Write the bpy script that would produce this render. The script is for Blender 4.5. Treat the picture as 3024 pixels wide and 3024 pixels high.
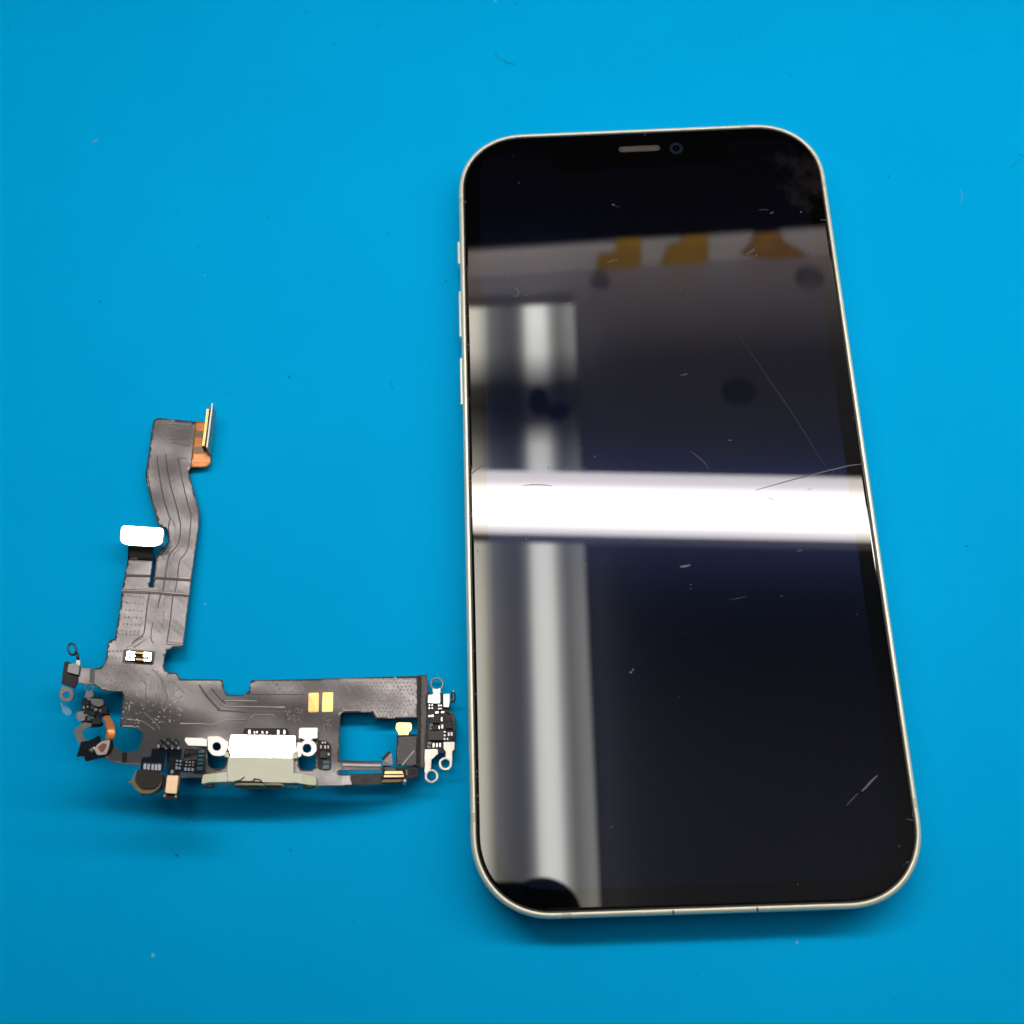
import bpy, bmesh, math, random
import numpy as np
from mathutils import Vector, Matrix
from mathutils.geometry import delaunay_2d_cdt

for o in list(bpy.data.objects):
    bpy.data.objects.remove(o)
S = 0.001                      # everything below is written in millimetres
scene = bpy.context.scene
C = scene.collection
rnd = random.Random(7)

# ------------------------------------------------------------------ camera
RW = np.array([[0.99923235, -0.03128275, -0.02358197],
               [-0.03728812, -0.94406377, -0.32764797],
               [-0.01201316, 0.32827577, -0.94450553]])
TW = np.array([-6.26157605, 63.5402694, 170.595691])
FP = 3250.0
TH = 7.5                       # thickness of the phone: its glass lies at z = TH
CAM = -RW.T @ TW + np.array([0, 0, TH])
cam_data = bpy.data.cameras.new("camera")
cam = bpy.data.objects.new("camera", cam_data)
C.objects.link(cam)
flip = np.diag([1.0, -1.0, -1.0])
rot = (RW.T @ flip)
cam.matrix_world = Matrix([[rot[0][0], rot[0][1], rot[0][2], CAM[0] * S],
                           [rot[1][0], rot[1][1], rot[1][2], CAM[1] * S],
                           [rot[2][0], rot[2][1], rot[2][2], CAM[2] * S],
                           [0, 0, 0, 1]])
cam_data.sensor_width = 36.0
cam_data.lens = 36.0 * FP / 3024.0
cam_data.clip_start = 0.002
cam_data.clip_end = 50.0
cam_data.dof.use_dof = True
cam_data.dof.focus_distance = 0.192
cam_data.dof.aperture_fstop = 20.0
scene.camera = cam

# ------------------------------------------------------------------ world and exposure
world = bpy.data.worlds.new("World")
scene.world = world
world.use_nodes = True
bg = world.node_tree.nodes["Background"]
bg.inputs[0].default_value = (0.30, 0.36, 0.55, 1)
bg.inputs[1].default_value = 0.012
scene.view_settings.view_transform = 'Standard'
scene.view_settings.look = 'None'
scene.view_settings.exposure = 0.0
scene.view_settings.gamma = 1.0
scene.view_settings.use_curve_mapping = False


def at(u, v, h=0.0):
    """the point at height h (mm above the mat) seen at photograph pixel (u, v)"""
    d = RW.T @ np.array([(u - 1512) / FP, (v - 1512) / FP, 1.0])
    s = (h - CAM[2]) / d[2]
    return CAM + s * d


def at_plane(u, v, P0, n):
    d = RW.T @ np.array([(u - 1512) / FP, (v - 1512) / FP, 1.0])
    s = np.dot(np.asarray(P0) - CAM, n) / np.dot(d, n)
    return CAM + s * d


# ------------------------------------------------------------------ materials
def mat(name, base, rough=0.5, metal=0.0, ior=1.5, coat=0.0, bump=0.0, bscale=1.0, var=0.0, vscale=1.0,
        tint=None, rvar=0.0, emit=None, estr=0.0, alpha=1.0, trans=0.0, spec=0.5):
    m = bpy.data.materials.new(name)
    m.use_nodes = True
    nt = m.node_tree
    b = nt.nodes["Principled BSDF"]
    b.inputs["Base Color"].default_value = (*base, 1)
    b.inputs["Roughness"].default_value = rough
    b.inputs["Metallic"].default_value = metal
    b.inputs["IOR"].default_value = ior
    b.inputs["Coat Weight"].default_value = coat
    b.inputs["Alpha"].default_value = alpha
    b.inputs["Transmission Weight"].default_value = trans
    b.inputs["Specular IOR Level"].default_value = spec
    if tint:
        b.inputs["Specular Tint"].default_value = (*tint, 1)
    if emit:
        b.inputs["Emission Color"].default_value = (*emit, 1)
        b.inputs["Emission Strength"].default_value = estr
    if bump or var or rvar:
        tc = nt.nodes.new("ShaderNodeTexCoord")
    if bump:
        n = nt.nodes.new("ShaderNodeTexNoise")
        n.inputs["Scale"].default_value = 1000.0 / bscale
        n.inputs["Detail"].default_value = 4
        nt.links.new(tc.outputs["Object"], n.inputs["Vector"])
        bu = nt.nodes.new("ShaderNodeBump")
        bu.inputs["Distance"].default_value = bump * S
        bu.inputs["Strength"].default_value = 1.0
        nt.links.new(n.outputs["Fac"], bu.inputs["Height"])
        nt.links.new(bu.outputs["Normal"], b.inputs["Normal"])
    if var or rvar:
        n2 = nt.nodes.new("ShaderNodeTexNoise")
        n2.inputs["Scale"].default_value = 1000.0 / vscale
        n2.inputs["Detail"].default_value = 6
        nt.links.new(tc.outputs["Object"], n2.inputs["Vector"])
    if var:
        mx = nt.nodes.new("ShaderNodeMix")
        mx.data_type = 'RGBA'
        mx.inputs[6].default_value = (*[c * (1 - var) for c in base], 1)
        mx.inputs[7].default_value = (*[min(1, c * (1 + var)) for c in base], 1)
        nt.links.new(n2.outputs["Fac"], mx.inputs[0])
        nt.links.new(mx.outputs[2], b.inputs["Base Color"])
    if rvar:
        mr = nt.nodes.new("ShaderNodeMapRange")
        mr.inputs[1].default_value = 0.3
        mr.inputs[2].default_value = 0.7
        mr.inputs[3].default_value = max(0.02, rough - rvar)
        mr.inputs[4].default_value = rough + rvar
        nt.links.new(n2.outputs["Fac"], mr.inputs[0])
        nt.links.new(mr.outputs[0], b.inputs["Roughness"])
    return m


M = {}
M['bench'] = mat("bench_laminate", (0.30, 0.30, 0.30), 0.6, var=0.1, vscale=40)
M['frame'] = mat("anodised_frame", (0.84, 0.84, 0.66), 0.42, 0.45, bump=0.004, bscale=0.25, var=0.06, vscale=3)
M['band'] = mat("antenna_plastic", (0.52, 0.58, 0.40), 0.45)
M['gasket'] = mat("black_gasket", (0.02, 0.014, 0.008), 0.35)
M['glass'] = mat("cover_glass", (0.0012, 0.0012, 0.0012), 0.02, ior=1.60, tint=(1.0, 0.98, 0.9))
M['display'] = mat("display_stack", (0.0014, 0.0014, 0.0022), 0.02, ior=1.62, tint=(0.97, 0.98, 1.0))
M['scratch'] = mat("glass_scratch", (0.085, 0.085, 0.092), 0.6)
M['scratch2'] = mat("faint_glass_scratch", (0.035, 0.035, 0.04), 0.5)
M['gouge'] = mat("dark_glass_scratch", (0.25, 0.2, 0.2), 0.7, spec=0.1)
M['mesh'] = mat("speaker_mesh", (0.10, 0.085, 0.072), 0.6, 0.3, var=0.5, vscale=0.4)
M['slot'] = mat("speaker_slot_dirt", (0.03, 0.025, 0.02), 0.8, var=0.6, vscale=0.3)
M['camring'] = mat("camera_ring", (0.004, 0.008, 0.010), 0.5, spec=0.08)
M['lens'] = mat("front_lens", (0.0, 0.0, 0.006), 0.05, ior=1.7, tint=(0.2, 0.25, 1.0))
M['lensglint'] = mat("painted_lens_glint", (0.012, 0.012, 0.10), 0.2, 0.6)
M['shell'] = mat("steel_shell", (0.92, 0.89, 0.86), 0.22, 1.0, bump=0.004, bscale=0.3)
M['tab'] = mat('nickel_tab', (0.44, 0.42, 0.39), 0.42, 1.0, bump=0.006, bscale=0.25, var=0.08, vscale=1)
M['steel'] = mat("brushed_steel", (0.50, 0.47, 0.41), 0.5, 1.0, bump=0.006, bscale=0.25, var=0.1, vscale=1)
M['dullsteel'] = mat("dull_steel", (0.19, 0.19, 0.18), 0.5, 0.8, bump=0.006, bscale=0.25, var=0.2, vscale=1)
M['darksteel'] = mat("dark_steel", (0.05, 0.055, 0.06), 0.35, 0.7)
M['gold'] = mat("gold_plating", (0.95, 0.66, 0.24), 0.42, 1.0, bump=0.005, bscale=0.3, var=0.08, vscale=0.6)
M['micgold'] = mat("pale_gold_can", (0.68, 0.50, 0.31), 0.45, 1.0, bump=0.006, bscale=0.3, var=0.06, vscale=0.6)
M['copperflex'] = mat("amber_polyimide", (0.55, 0.20, 0.045), 0.32, 0.25, bump=0.01, bscale=0.8, var=0.12, vscale=1.5)
M['copperband'] = mat("olive_copper_traces", (0.17, 0.11, 0.045), 0.4, 0.3, var=0.25, vscale=0.3)
M['cream'] = mat("cream_green_plastic", (0.58, 0.60, 0.45), 0.5, bump=0.004, bscale=0.2, var=0.04, vscale=2)
M['creamgreen'] = mat("pale_green_plastic", (0.50, 0.55, 0.36), 0.5, bump=0.004, bscale=0.2, var=0.04, vscale=2)
M['dirt'] = mat("dark_lint", (0.05, 0.045, 0.035), 0.9)
M['port'] = mat("port_rim", (0.26, 0.27, 0.17), 0.5, 0.3)
M['portdark'] = mat("port_mouth", (0.01, 0.01, 0.008), 0.6)
M['copper'] = mat("copper_screw", (0.45, 0.22, 0.12), 0.4, 0.9)
M['epoxy'] = mat("black_epoxy", (0.012, 0.011, 0.012), 0.5, bump=0.02, bscale=0.5, spec=0.25)
M['chip'] = mat("chip_package", (0.022, 0.021, 0.020), 0.55, spec=0.25)
M['chipgrey'] = mat("grey_chip_package", (0.05, 0.047, 0.038), 0.55, spec=0.25)
M['teal'] = mat("teal_coated_part", (0.03, 0.075, 0.09), 0.35)
M['solder'] = mat("solder_terminal", (0.62, 0.61, 0.60), 0.32, 0.55)
M['black'] = mat("black_film", (0.012, 0.012, 0.014), 0.55, spec=0.25)
M['blackgloss'] = mat("glossy_black_film", (0.006, 0.008, 0.012), 0.35, spec=0.25)
M['foam'] = mat("grey_gasket_foam", (0.05, 0.047, 0.043), 0.85, bump=0.08, bscale=0.6, var=0.8, vscale=0.9)
M['brown'] = mat("brown_adhesive", (0.20, 0.075, 0.05), 0.5)
M['creamfoil'] = mat("pale_foil", (0.62, 0.55, 0.45), 0.4, 0.5)
M['brassring'] = mat("brass_mic_rim", (0.13, 0.10, 0.045), 0.5, 0.6)
M['mictop'] = mat("mic_mesh_top", (0.026, 0.024, 0.021), 0.7, bump=0.015, bscale=0.12, spec=0.2)
M['clearfilm'] = mat("clear_adhesive", (0.25, 0.45, 0.6), 0.2, alpha=0.35)
M['pinpale'] = mat("pale_terminal", (0.62, 0.62, 0.66), 0.4, 0.3)
M['dustlight'] = mat("pale_dust", (0.14, 0.44, 0.64), 0.9)
M['dustdark'] = mat("dark_dust", (0.004, 0.05, 0.09), 0.9)
M['housing'] = mat("lamp_housing", (0.03, 0.03, 0.035), 0.5)
M['shelf_disc'] = mat('shelf_disc_dark', (0.27, 0.25, 0.27), 0.7)
M['board'] = mat("shelf_underside", (0.62, 0.58, 0.62), 0.8, var=0.06, vscale=60)
M['fascia'] = mat("shelf_fascia", (0.82, 0.75, 0.73), 0.6)
M['tape'] = mat("amber_tape", (0.66, 0.38, 0.03), 0.3, var=0.3, vscale=9, bump=0.9, bscale=12)
M['tapebrown'] = mat("crumpled_brown_tape", (0.58, 0.28, 0.05), 0.25, bump=1.4, bscale=9, var=0.5, vscale=8)
M['tray'] = mat("light_tray", (0.62, 0.62, 0.58), 0.6)
M['body'] = mat("camera_phone_body", (0.012, 0.016, 0.024), 0.35)
M['bodyedge'] = mat("camera_phone_edge", (0.45, 0.42, 0.36), 0.35, 0.8)


def film_mat(name, base, rough):
    """glossy dark EMI film of the flexible board with rubbed patches and fine hatch relief"""
    m = bpy.data.materials.new(name)
    m.use_nodes = True
    nt = m.node_tree
    b = nt.nodes["Principled BSDF"]
    b.inputs["IOR"].default_value = 1.65
    b.inputs["Metallic"].default_value = 0.55
    tc = nt.nodes.new("ShaderNodeTexCoord")
    n = nt.nodes.new("ShaderNodeTexNoise")
    n.inputs["Scale"].default_value = 260
    n.inputs["Detail"].default_value = 7
    n.inputs["Roughness"].default_value = 0.62
    nt.links.new(tc.outputs["Object"], n.inputs["Vector"])
    cr = nt.nodes.new("ShaderNodeValToRGB")
    cr.color_ramp.elements[0].position = 0.38
    cr.color_ramp.elements[0].color = (*[c * 0.88 for c in base], 1)
    cr.color_ramp.elements[1].position = 0.62
    cr.color_ramp.elements[1].color = (*[c * 1.08 for c in base], 1)
    nt.links.new(n.outputs["Fac"], cr.inputs[0])
    nt.links.new(cr.outputs[0], b.inputs["Base Color"])
    mr = nt.nodes.new("ShaderNodeMapRange")
    mr.inputs[1].default_value = 0.35
    mr.inputs[2].default_value = 0.65
    mr.inputs[3].default_value = rough + 0.04
    mr.inputs[4].default_value = rough - 0.03
    nt.links.new(n.outputs["Fac"], mr.inputs[0])
    nt.links.new(mr.outputs[0], b.inputs["Roughness"])
    # hatch of the ground plane under the film: fine diagonal waves, and small dimples
    w = nt.nodes.new("ShaderNodeTexWave")
    w.inputs["Scale"].default_value = 1000 / 2.2
    w.bands_direction = 'DIAGONAL'
    nt.links.new(tc.outputs["Object"], w.inputs["Vector"])
    n3 = nt.nodes.new("ShaderNodeTexNoise")
    n3.inputs["Scale"].default_value = 1500
    n3.inputs["Detail"].default_value = 3
    nt.links.new(tc.outputs["Object"], n3.inputs["Vector"])
    mm = nt.nodes.new("ShaderNodeMath")
    mm.operation = 'MULTIPLY_ADD'
    mm.inputs[1].default_value = 0.35
    nt.links.new(w.outputs["Fac"], mm.inputs[0])
    nt.links.new(n3.outputs["Fac"], mm.inputs[2])
    bu = nt.nodes.new("ShaderNodeBump")
    bu.inputs["Distance"].default_value = 0.012 * S
    nt.links.new(mm.outputs[0], bu.inputs["Height"])
    nt.links.new(bu.outputs["Normal"], b.inputs["Normal"])
    return m


M['film'] = film_mat("dark_flex_film", (0.128, 0.120, 0.115), 0.33)
M['filmdark'] = film_mat("black_flex_film", (0.035, 0.033, 0.031), 0.45)
M['trace'] = film_mat("raised_trace_film", (0.26, 0.245, 0.235), 0.34)  # paler than the board film: ridge highlights put into the colour
M['stripfilm'] = mat('edge_strip_film', (0.085, 0.078, 0.072), 0.5, bump=0.01, bscale=0.8, var=0.2, vscale=2, spec=0.3)
M['dot'] = film_mat('via_film', (0.17, 0.158, 0.15), 0.34)  # highlights on the bumps painted in as a lighter film
M['groove'] = mat("groove_film", (0.055, 0.050, 0.048), 0.5)


def mat_silicone():
    m = bpy.data.materials.new("blue_silicone")
    m.use_nodes = True
    nt = m.node_tree
    b = nt.nodes["Principled BSDF"]
    b.inputs["Roughness"].default_value = 0.62
    b.inputs["Specular IOR Level"].default_value = 0.04
    b.inputs["Specular Tint"].default_value = (0.3, 0.8, 1.0, 1)
    tc = nt.nodes.new("ShaderNodeTexCoord")
    n = nt.nodes.new("ShaderNodeTexNoise")
    n.inputs["Scale"].default_value = 28
    n.inputs["Detail"].default_value = 3
    nt.links.new(tc.outputs["Object"], n.inputs["Vector"])
    # soft grubby smears
    n2 = nt.nodes.new("ShaderNodeTexNoise")
    n2.inputs["Scale"].default_value = 120
    n2.inputs["Detail"].default_value = 8
    n2.inputs["Roughness"].default_value = 0.7
    nt.links.new(tc.outputs["Object"], n2.inputs["Vector"])
    cr = nt.nodes.new("ShaderNodeValToRGB")
    cr.color_ramp.elements[0].position = 0.30
    cr.color_ramp.elements[0].color = (0.0, 0.352, 0.690, 1)
    cr.color_ramp.elements[1].position = 0.70
    cr.color_ramp.elements[1].color = (0.0, 0.372, 0.722, 1)
    nt.links.new(n.outputs["Fac"], cr.inputs[0])
    cr2 = nt.nodes.new("ShaderNodeValToRGB")
    cr2.color_ramp.elements[0].position = 0.66
    cr2.color_ramp.elements[0].color = (0, 0, 0, 1)
    cr2.color_ramp.elements[1].position = 0.80
    cr2.color_ramp.elements[1].color = (0.35, 0.35, 0.35, 1)
    nt.links.new(n2.outputs["Fac"], cr2.inputs[0])
    mx = nt.nodes.new("ShaderNodeMix")
    mx.data_type = 'RGBA'
    mx.inputs[7].default_value = (0.0, 0.27, 0.56, 1)
    nt.links.new(cr2.outputs[0], mx.inputs[0])
    nt.links.new(cr.outputs[0], mx.inputs[6])
    nt.links.new(mx.outputs[2], b.inputs["Base Color"])
    n3 = nt.nodes.new("ShaderNodeTexNoise")
    n3.inputs["Scale"].default_value = 1800
    n3.inputs["Detail"].default_value = 3
    nt.links.new(tc.outputs["Object"], n3.inputs["Vector"])
    bu = nt.nodes.new("ShaderNodeBump")
    bu.inputs["Distance"].default_value = 0.02 * S
    bu.inputs["Strength"].default_value = 0.6
    nt.links.new(n3.outputs["Fac"], bu.inputs["Height"])
    nt.links.new(bu.outputs["Normal"], b.inputs["Normal"])
    return m


M['silicone'] = mat_silicone()


def smudge_glass():
    """adds a greasy brownish film in the far right corner of the display"""
    for key in ('glass', 'display'):
        m = M[key]
        nt = m.node_tree
        b = nt.nodes["Principled BSDF"]
        out = nt.nodes["Material Output"]
        tc = nt.nodes.new("ShaderNodeTexCoord")
        n = nt.nodes.new("ShaderNodeTexNoise")
        n.inputs["Scale"].default_value = 230
        n.inputs["Detail"].default_value = 8
        n.inputs["Roughness"].default_value = 0.65
        nt.links.new(tc.outputs["Object"], n.inputs["Vector"])
        gr = nt.nodes.new("ShaderNodeVectorMath")
        gr.operation = 'DISTANCE'
        gr.inputs[1].default_value = (68.5 * S, 133.0 * S, TH * S)
        nt.links.new(tc.outputs["Object"], gr.inputs[0])
        mr = nt.nodes.new("ShaderNodeMapRange")
        mr.inputs[1].default_value = 2.0 * S
        mr.inputs[2].default_value = 15.0 * S
        mr.inputs[3].default_value = 0.16
        mr.inputs[4].default_value = -0.3
        nt.links.new(gr.outputs["Value"], mr.inputs[0])
        ad = nt.nodes.new("ShaderNodeMath")
        ad.operation = 'ADD'
        nt.links.new(n.outputs["Fac"], ad.inputs[0])
        nt.links.new(mr.outputs[0], ad.inputs[1])
        cr = nt.nodes.new("ShaderNodeValToRGB")
        cr.color_ramp.elements[0].position = 0.50
        cr.color_ramp.elements[0].color = (0, 0, 0, 1)
        cr.color_ramp.elements[1].position = 0.78
        cr.color_ramp.elements[1].color = (0.045, 0.045, 0.045, 1)
        nt.links.new(ad.outputs[0], cr.inputs[0])
        df = nt.nodes.new("ShaderNodeBsdfDiffuse")
        df.inputs["Color"].default_value = (0.22, 0.19, 0.17, 1)
        ms = nt.nodes.new("ShaderNodeMixShader")
        nt.links.new(cr.outputs[0], ms.inputs[0])
        nt.links.new(b.outputs[0], ms.inputs[1])
        nt.links.new(df.outputs[0], ms.inputs[2])
        last = ms.outputs[0]
        if key == 'display':
            # the pixel layers under the glass scatter a faint blue halo round bright reflections
            gl_ = nt.nodes.new("ShaderNodeBsdfAnisotropic")
            gl_.inputs["Color"].default_value = (0.0010, 0.0017, 0.0058, 1)
            gl_.inputs["Roughness"].default_value = 0.19
            ads = nt.nodes.new("ShaderNodeAddShader")
            nt.links.new(last, ads.inputs[0])
            nt.links.new(gl_.outputs[0], ads.inputs[1])
            last = ads.outputs[0]
        nt.links.new(last, out.inputs["Surface"])


smudge_glass()


# ------------------------------------------------------------------ object helpers
def link(name, me, m, parent=None, label=None):
    o = bpy.data.objects.new(name, me)
    C.objects.link(o)
    if m is not None:
        me.materials.append(m)
    if parent is not None:
        o.parent = parent
        o.matrix_parent_inverse = parent.matrix_world.inverted()
    if label:
        o["label"] = label
    return o


def mesh(name, verts, faces, m, parent=None, label=None, smooth=False):
    me = bpy.data.meshes.new(name)
    me.from_pydata([tuple(float(c) * S for c in v) for v in verts], [], faces)
    me.validate()
    bm = bmesh.new()
    bm.from_mesh(me)
    bmesh.ops.recalc_face_normals(bm, faces=bm.faces)
    bm.to_mesh(me)
    bm.free()
    if smooth:
        for p in me.polygons:
            p.use_smooth = True
    return link(name, me, m, parent, label)


def thing(name, label, cat, loc, group=None):
    o = bpy.data.objects.new(name, None)
    C.objects.link(o)
    o.location = tuple(c * S for c in loc)
    o.empty_display_size = 0.01
    o["label"] = label
    o["category"] = cat
    if group:
        o["group"] = group
    bpy.context.view_layer.update()
    return o


def bevel(o, w, seg=2, ang=35):
    md = o.modifiers.new("bevel", 'BEVEL')
    md.width = w * S
    md.segments = seg
    md.limit_method = 'ANGLE'
    md.angle_limit = math.radians(ang)
    md.harden_normals = False
    return o


def circ(cx, cy, rx, ry=None, n=28, rot=0.0, a0=0.0, a1=2 * math.pi):
    ry = rx if ry is None else ry
    out = []
    full = abs(a1 - a0 - 2 * math.pi) < 1e-6
    for i in range(n):
        a = a0 + (a1 - a0) * i / (n if full else n - 1)
        x, y = rx * math.cos(a), ry * math.sin(a)
        out.append((cx + x * math.cos(rot) - y * math.sin(rot), cy + x * math.sin(rot) + y * math.cos(rot)))
    return out


def rounded(pts, r, n=4):
    """rounds the corners of a polygon with radius about r; a point given as (x, y, r) overrides it"""
    out = []
    N = len(pts)
    for i in range(N):
        p = pts[i]
        rr = p[2] if len(p) > 2 else r
        P = np.array(p[:2], float)
        A = np.array(pts[i - 1][:2], float)
        B = np.array(pts[(i + 1) % N][:2], float)
        da, db = A - P, B - P
        la, lb = np.linalg.norm(da), np.linalg.norm(db)
        if rr <= 0 or la < 1e-6 or lb < 1e-6:
            out.append(tuple(P))
            continue
        k = min(rr, la * 0.45, lb * 0.45)
        a, b = P + da / la * k, P + db / lb * k
        for j in range(n + 1):
            t = j / n
            q = (1 - t) ** 2 * a + 2 * t * (1 - t) * P + t * t * b
            out.append((float(q[0]), float(q[1])))
    return out


def inside(px, py, poly):
    c = np.zeros(len(px), bool)
    x0, y0 = poly[-1]
    for x1, y1 in poly:
        cond = ((y1 > py) != (y0 > py))
        with np.errstate(divide='ignore', invalid='ignore'):
            xs = (x0 - x1) * (py - y1) / (y0 - y1 + 1e-30) + x1
        c ^= cond & (px < xs)
        x0, y0 = x1, y1
    return c


def densify(poly, step):
    out = []
    N = len(poly)
    for i in range(N):
        a, b = poly[i], poly[(i + 1) % N]
        L = math.hypot(b[0] - a[0], b[1] - a[1])
        k = max(1, int(L / step))
        for j in range(k):
            t = j / k
            out.append((a[0] + (b[0] - a[0]) * t, a[1] + (b[1] - a[1]) * t))
    return out


def slab(name, outline, surf, thick, m, parent, holes=(), step=None, nrm=(0, 0, 1), bev=0.0, label=None,
         smooth=False, seg=2):
    """a plate of given thickness whose top face follows surf(u, v) inside an outline drawn in photograph pixels"""
    loops = [list(outline)] + [list(h) for h in holes]
    if step:
        loops = [densify(l, step) for l in loops]
    verts, edges = [], []
    for l in loops:
        k0 = len(verts)
        verts += l
        edges += [(k0 + i, k0 + (i + 1) % len(l)) for i in range(len(l))]
    if step:
        xs = [p[0] for p in outline]
        ys = [p[1] for p in outline]
        gx, gy = np.meshgrid(np.arange(min(xs), max(xs), step), np.arange(min(ys), max(ys), step * 0.87))
        gx = gx + (np.arange(gx.shape[0]) % 2)[:, None] * step * 0.5
        gx, gy = gx.ravel(), gy.ravel()
        ok = inside(gx, gy, outline)
        for h in holes:
            ok &= ~inside(gx, gy, list(h))
        bp = np.array(verts)
        gx, gy = gx[ok], gy[ok]
        keep = []
        for i in range(len(gx)):
            d2 = ((bp[:, 0] - gx[i]) ** 2 + (bp[:, 1] - gy[i]) ** 2).min()
            if d2 > (step * 0.45) ** 2:
                keep.append(i)
        verts += [(float(gx[i]), float(gy[i])) for i in keep]
    ov, oe, of, _, _, _ = delaunay_2d_cdt([Vector(p) for p in verts], edges, [], 0, 1e-4)
    P = np.array([(v.x, v.y) for v in ov])
    F = [tuple(f) for f in of]
    cx = np.array([P[list(f)].mean(0) for f in F])
    ok = inside(cx[:, 0], cx[:, 1], loops[0])
    for h in loops[1:]:
        ok &= ~inside(cx[:, 0], cx[:, 1], h)
    F = [f for f, k in zip(F, ok) if k]
    used = sorted({i for f in F for i in f})
    idx = {k: i for i, k in enumerate(used)}
    F = [tuple(idx[i] for i in f) for f in F]
    top = [np.asarray(surf(P[k][0], P[k][1]), float) for k in used]
    nv = np.asarray(nrm, float)
    nv = nv / np.linalg.norm(nv)
    n = len(top)
    V = top + [p - nv * thick for p in top]
    ec = {}
    for f in F:
        for a, b in zip(f, f[1:] + f[:1]):
            ec.setdefault((min(a, b), max(a, b)), []).append((a, b))
    faces = list(F) + [tuple(i + n for i in reversed(f)) for f in F]
    for k, l in ec.items():
        if len(l) == 1:
            a, b = l[0]
            faces.append((b, a, a + n, b + n))
    o = mesh(name, V, faces, m, parent, label)
    if smooth:
        me = o.data
        for p in me.polygons:
            p.use_smooth = abs(p.normal.z) > 0.6
    if bev:
        bevel(o, bev, seg)
    return o


def box(name, cx, cy, cz, sx, sy, sz, m, parent=None, label=None, bev=0.0, rz=0.0):
    V = []
    for dz in (-1, 1):
        for dx, dy in ((-1, -1), (1, -1), (1, 1), (-1, 1)):
            x, y = dx * sx / 2, dy * sy / 2
            V.append((cx + x * math.cos(rz) - y * math.sin(rz), cy + x * math.sin(rz) + y * math.cos(rz), cz + dz * sz / 2))
    Fc = [(0, 3, 2, 1), (4, 5, 6, 7), (0, 1, 5, 4), (1, 2, 6, 5), (2, 3, 7, 6), (3, 0, 4, 7)]
    o = mesh(name, V, Fc, m, parent, label)
    if bev:
        bevel(o, bev)
    return o


def tube(name, pts, r, m, parent=None, closed=False, nseg=8, label=None, flat=1.0):
    pts = [np.asarray(p, float) for p in pts]
    N = len(pts)
    V, Fc = [], []
    up = np.array([0, 0, 1.0])
    for i, p in enumerate(pts):
        a = pts[i - 1] if (i > 0 or closed) else pts[i]
        b = pts[(i + 1) % N] if (i < N - 1 or closed) else pts[i]
        t = b - a
        t /= np.linalg.norm(t) + 1e-12
        u_ = up if abs(t @ up) < 0.95 else np.array([1.0, 0, 0])
        s = np.cross(t, u_)
        s /= np.linalg.norm(s)
        w = np.cross(s, t)
        rr = r[i] if isinstance(r, (list, tuple)) else r
        for k in range(nseg):
            an = 2 * math.pi * k / nseg
            V.append(p + s * math.cos(an) * rr + w * math.sin(an) * rr * flat)
    for i in range(N if closed else N - 1):
        j = (i + 1) % N
        for k in range(nseg):
            l = (k + 1) % nseg
            Fc.append((i * nseg + k, i * nseg + l, j * nseg + l, j * nseg + k))
    if not closed:
        Fc.append(tuple(range(nseg)))
        Fc.append(tuple(reversed(range((N - 1) * nseg, N * nseg))))
    return mesh(name, V, Fc, m, parent, label, smooth=True)


# ================================================================== the setting
o = box("workbench", 60, 150, -3.1, 1700, 900, 2.0, M['bench'])
o["kind"] = "structure"
o = box("repair_mat", 25, 92, -1.0, 470, 330, 2.0, M['silicone'], bev=0.8)
o["label"] = "plain bright blue silicone repair mat under the phone and the flex cable"
o["category"] = "mat"

# overhead shelf seen mirrored in the phone glass
ZB = 437.5
o = box("shelf_underside", 250, 40, ZB + 6, 1500, 720, 12, M['board'])
o["kind"] = "structure"
YF = 377.0
YS = 0.0282            # the shelf edge runs slightly askew
shelf = thing("shelf_fascia", "white board edge hanging at the back of the overhead shelf, mirrored in the phone glass", "shelf edge", (100, YF, ZB - 30))
box("board", 250, YF + YS * 250 + 1.2, ZB - 13.4, 1500, 2.4, 26.8, M['fascia'], shelf, rz=math.atan(YS))


def refl_wall(u, v, y=YF):
    """point on the vertical plane y that photograph pixel (u, v) sees mirrored in the phone glass"""
    P = at(u, v, TH)
    d = P - CAM
    d[2] = -d[2]
    return P + d * ((y + YS * P[0] - P[1]) / (d[1] - YS * d[0]))


K = 3024 / 1932.0


def tape(pts, m, label, d=1.0):
    V = [refl_wall(u * K, v * K, YF - 0.2 - d) for u, v in pts]
    n = len(V)
    V = V + [p + np.array([0, 0.35, 0]) for p in V]
    Fc = [tuple(range(n)), tuple(reversed(range(n, 2 * n)))] + [(i, (i + 1) % n, (i + 1) % n + n, i + n) for i in range(n)]
    o = mesh("adhesive_tape", V, Fc, m, None, label)
    o["category"] = "tape"
    o["group"] = "amber tape pieces on the shelf edge"
    return o


tape([(1163, 451), (1211, 449), (1208, 512), (1165, 519), (1125, 512), (1127, 481), (1160, 478)], M['tape'],
     "stepped amber tape piece on the shelf edge, leftmost of the mirrored tapes")
tape([(1288, 446), (1338, 443), (1336, 495), (1245, 505), (1262, 462), (1284, 460)], M['tape'],
     "wide slanting amber tape piece on the shelf edge, middle of the mirrored tapes", 1.4)
tape([(1425, 441), (1472, 438), (1480, 458), (1530, 486), (1460, 492), (1395, 480), (1412, 468)], M['tapebrown'],
     "crumpled brown tape piece on the shelf edge, rightmost of the mirrored tapes", 1.8)


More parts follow.
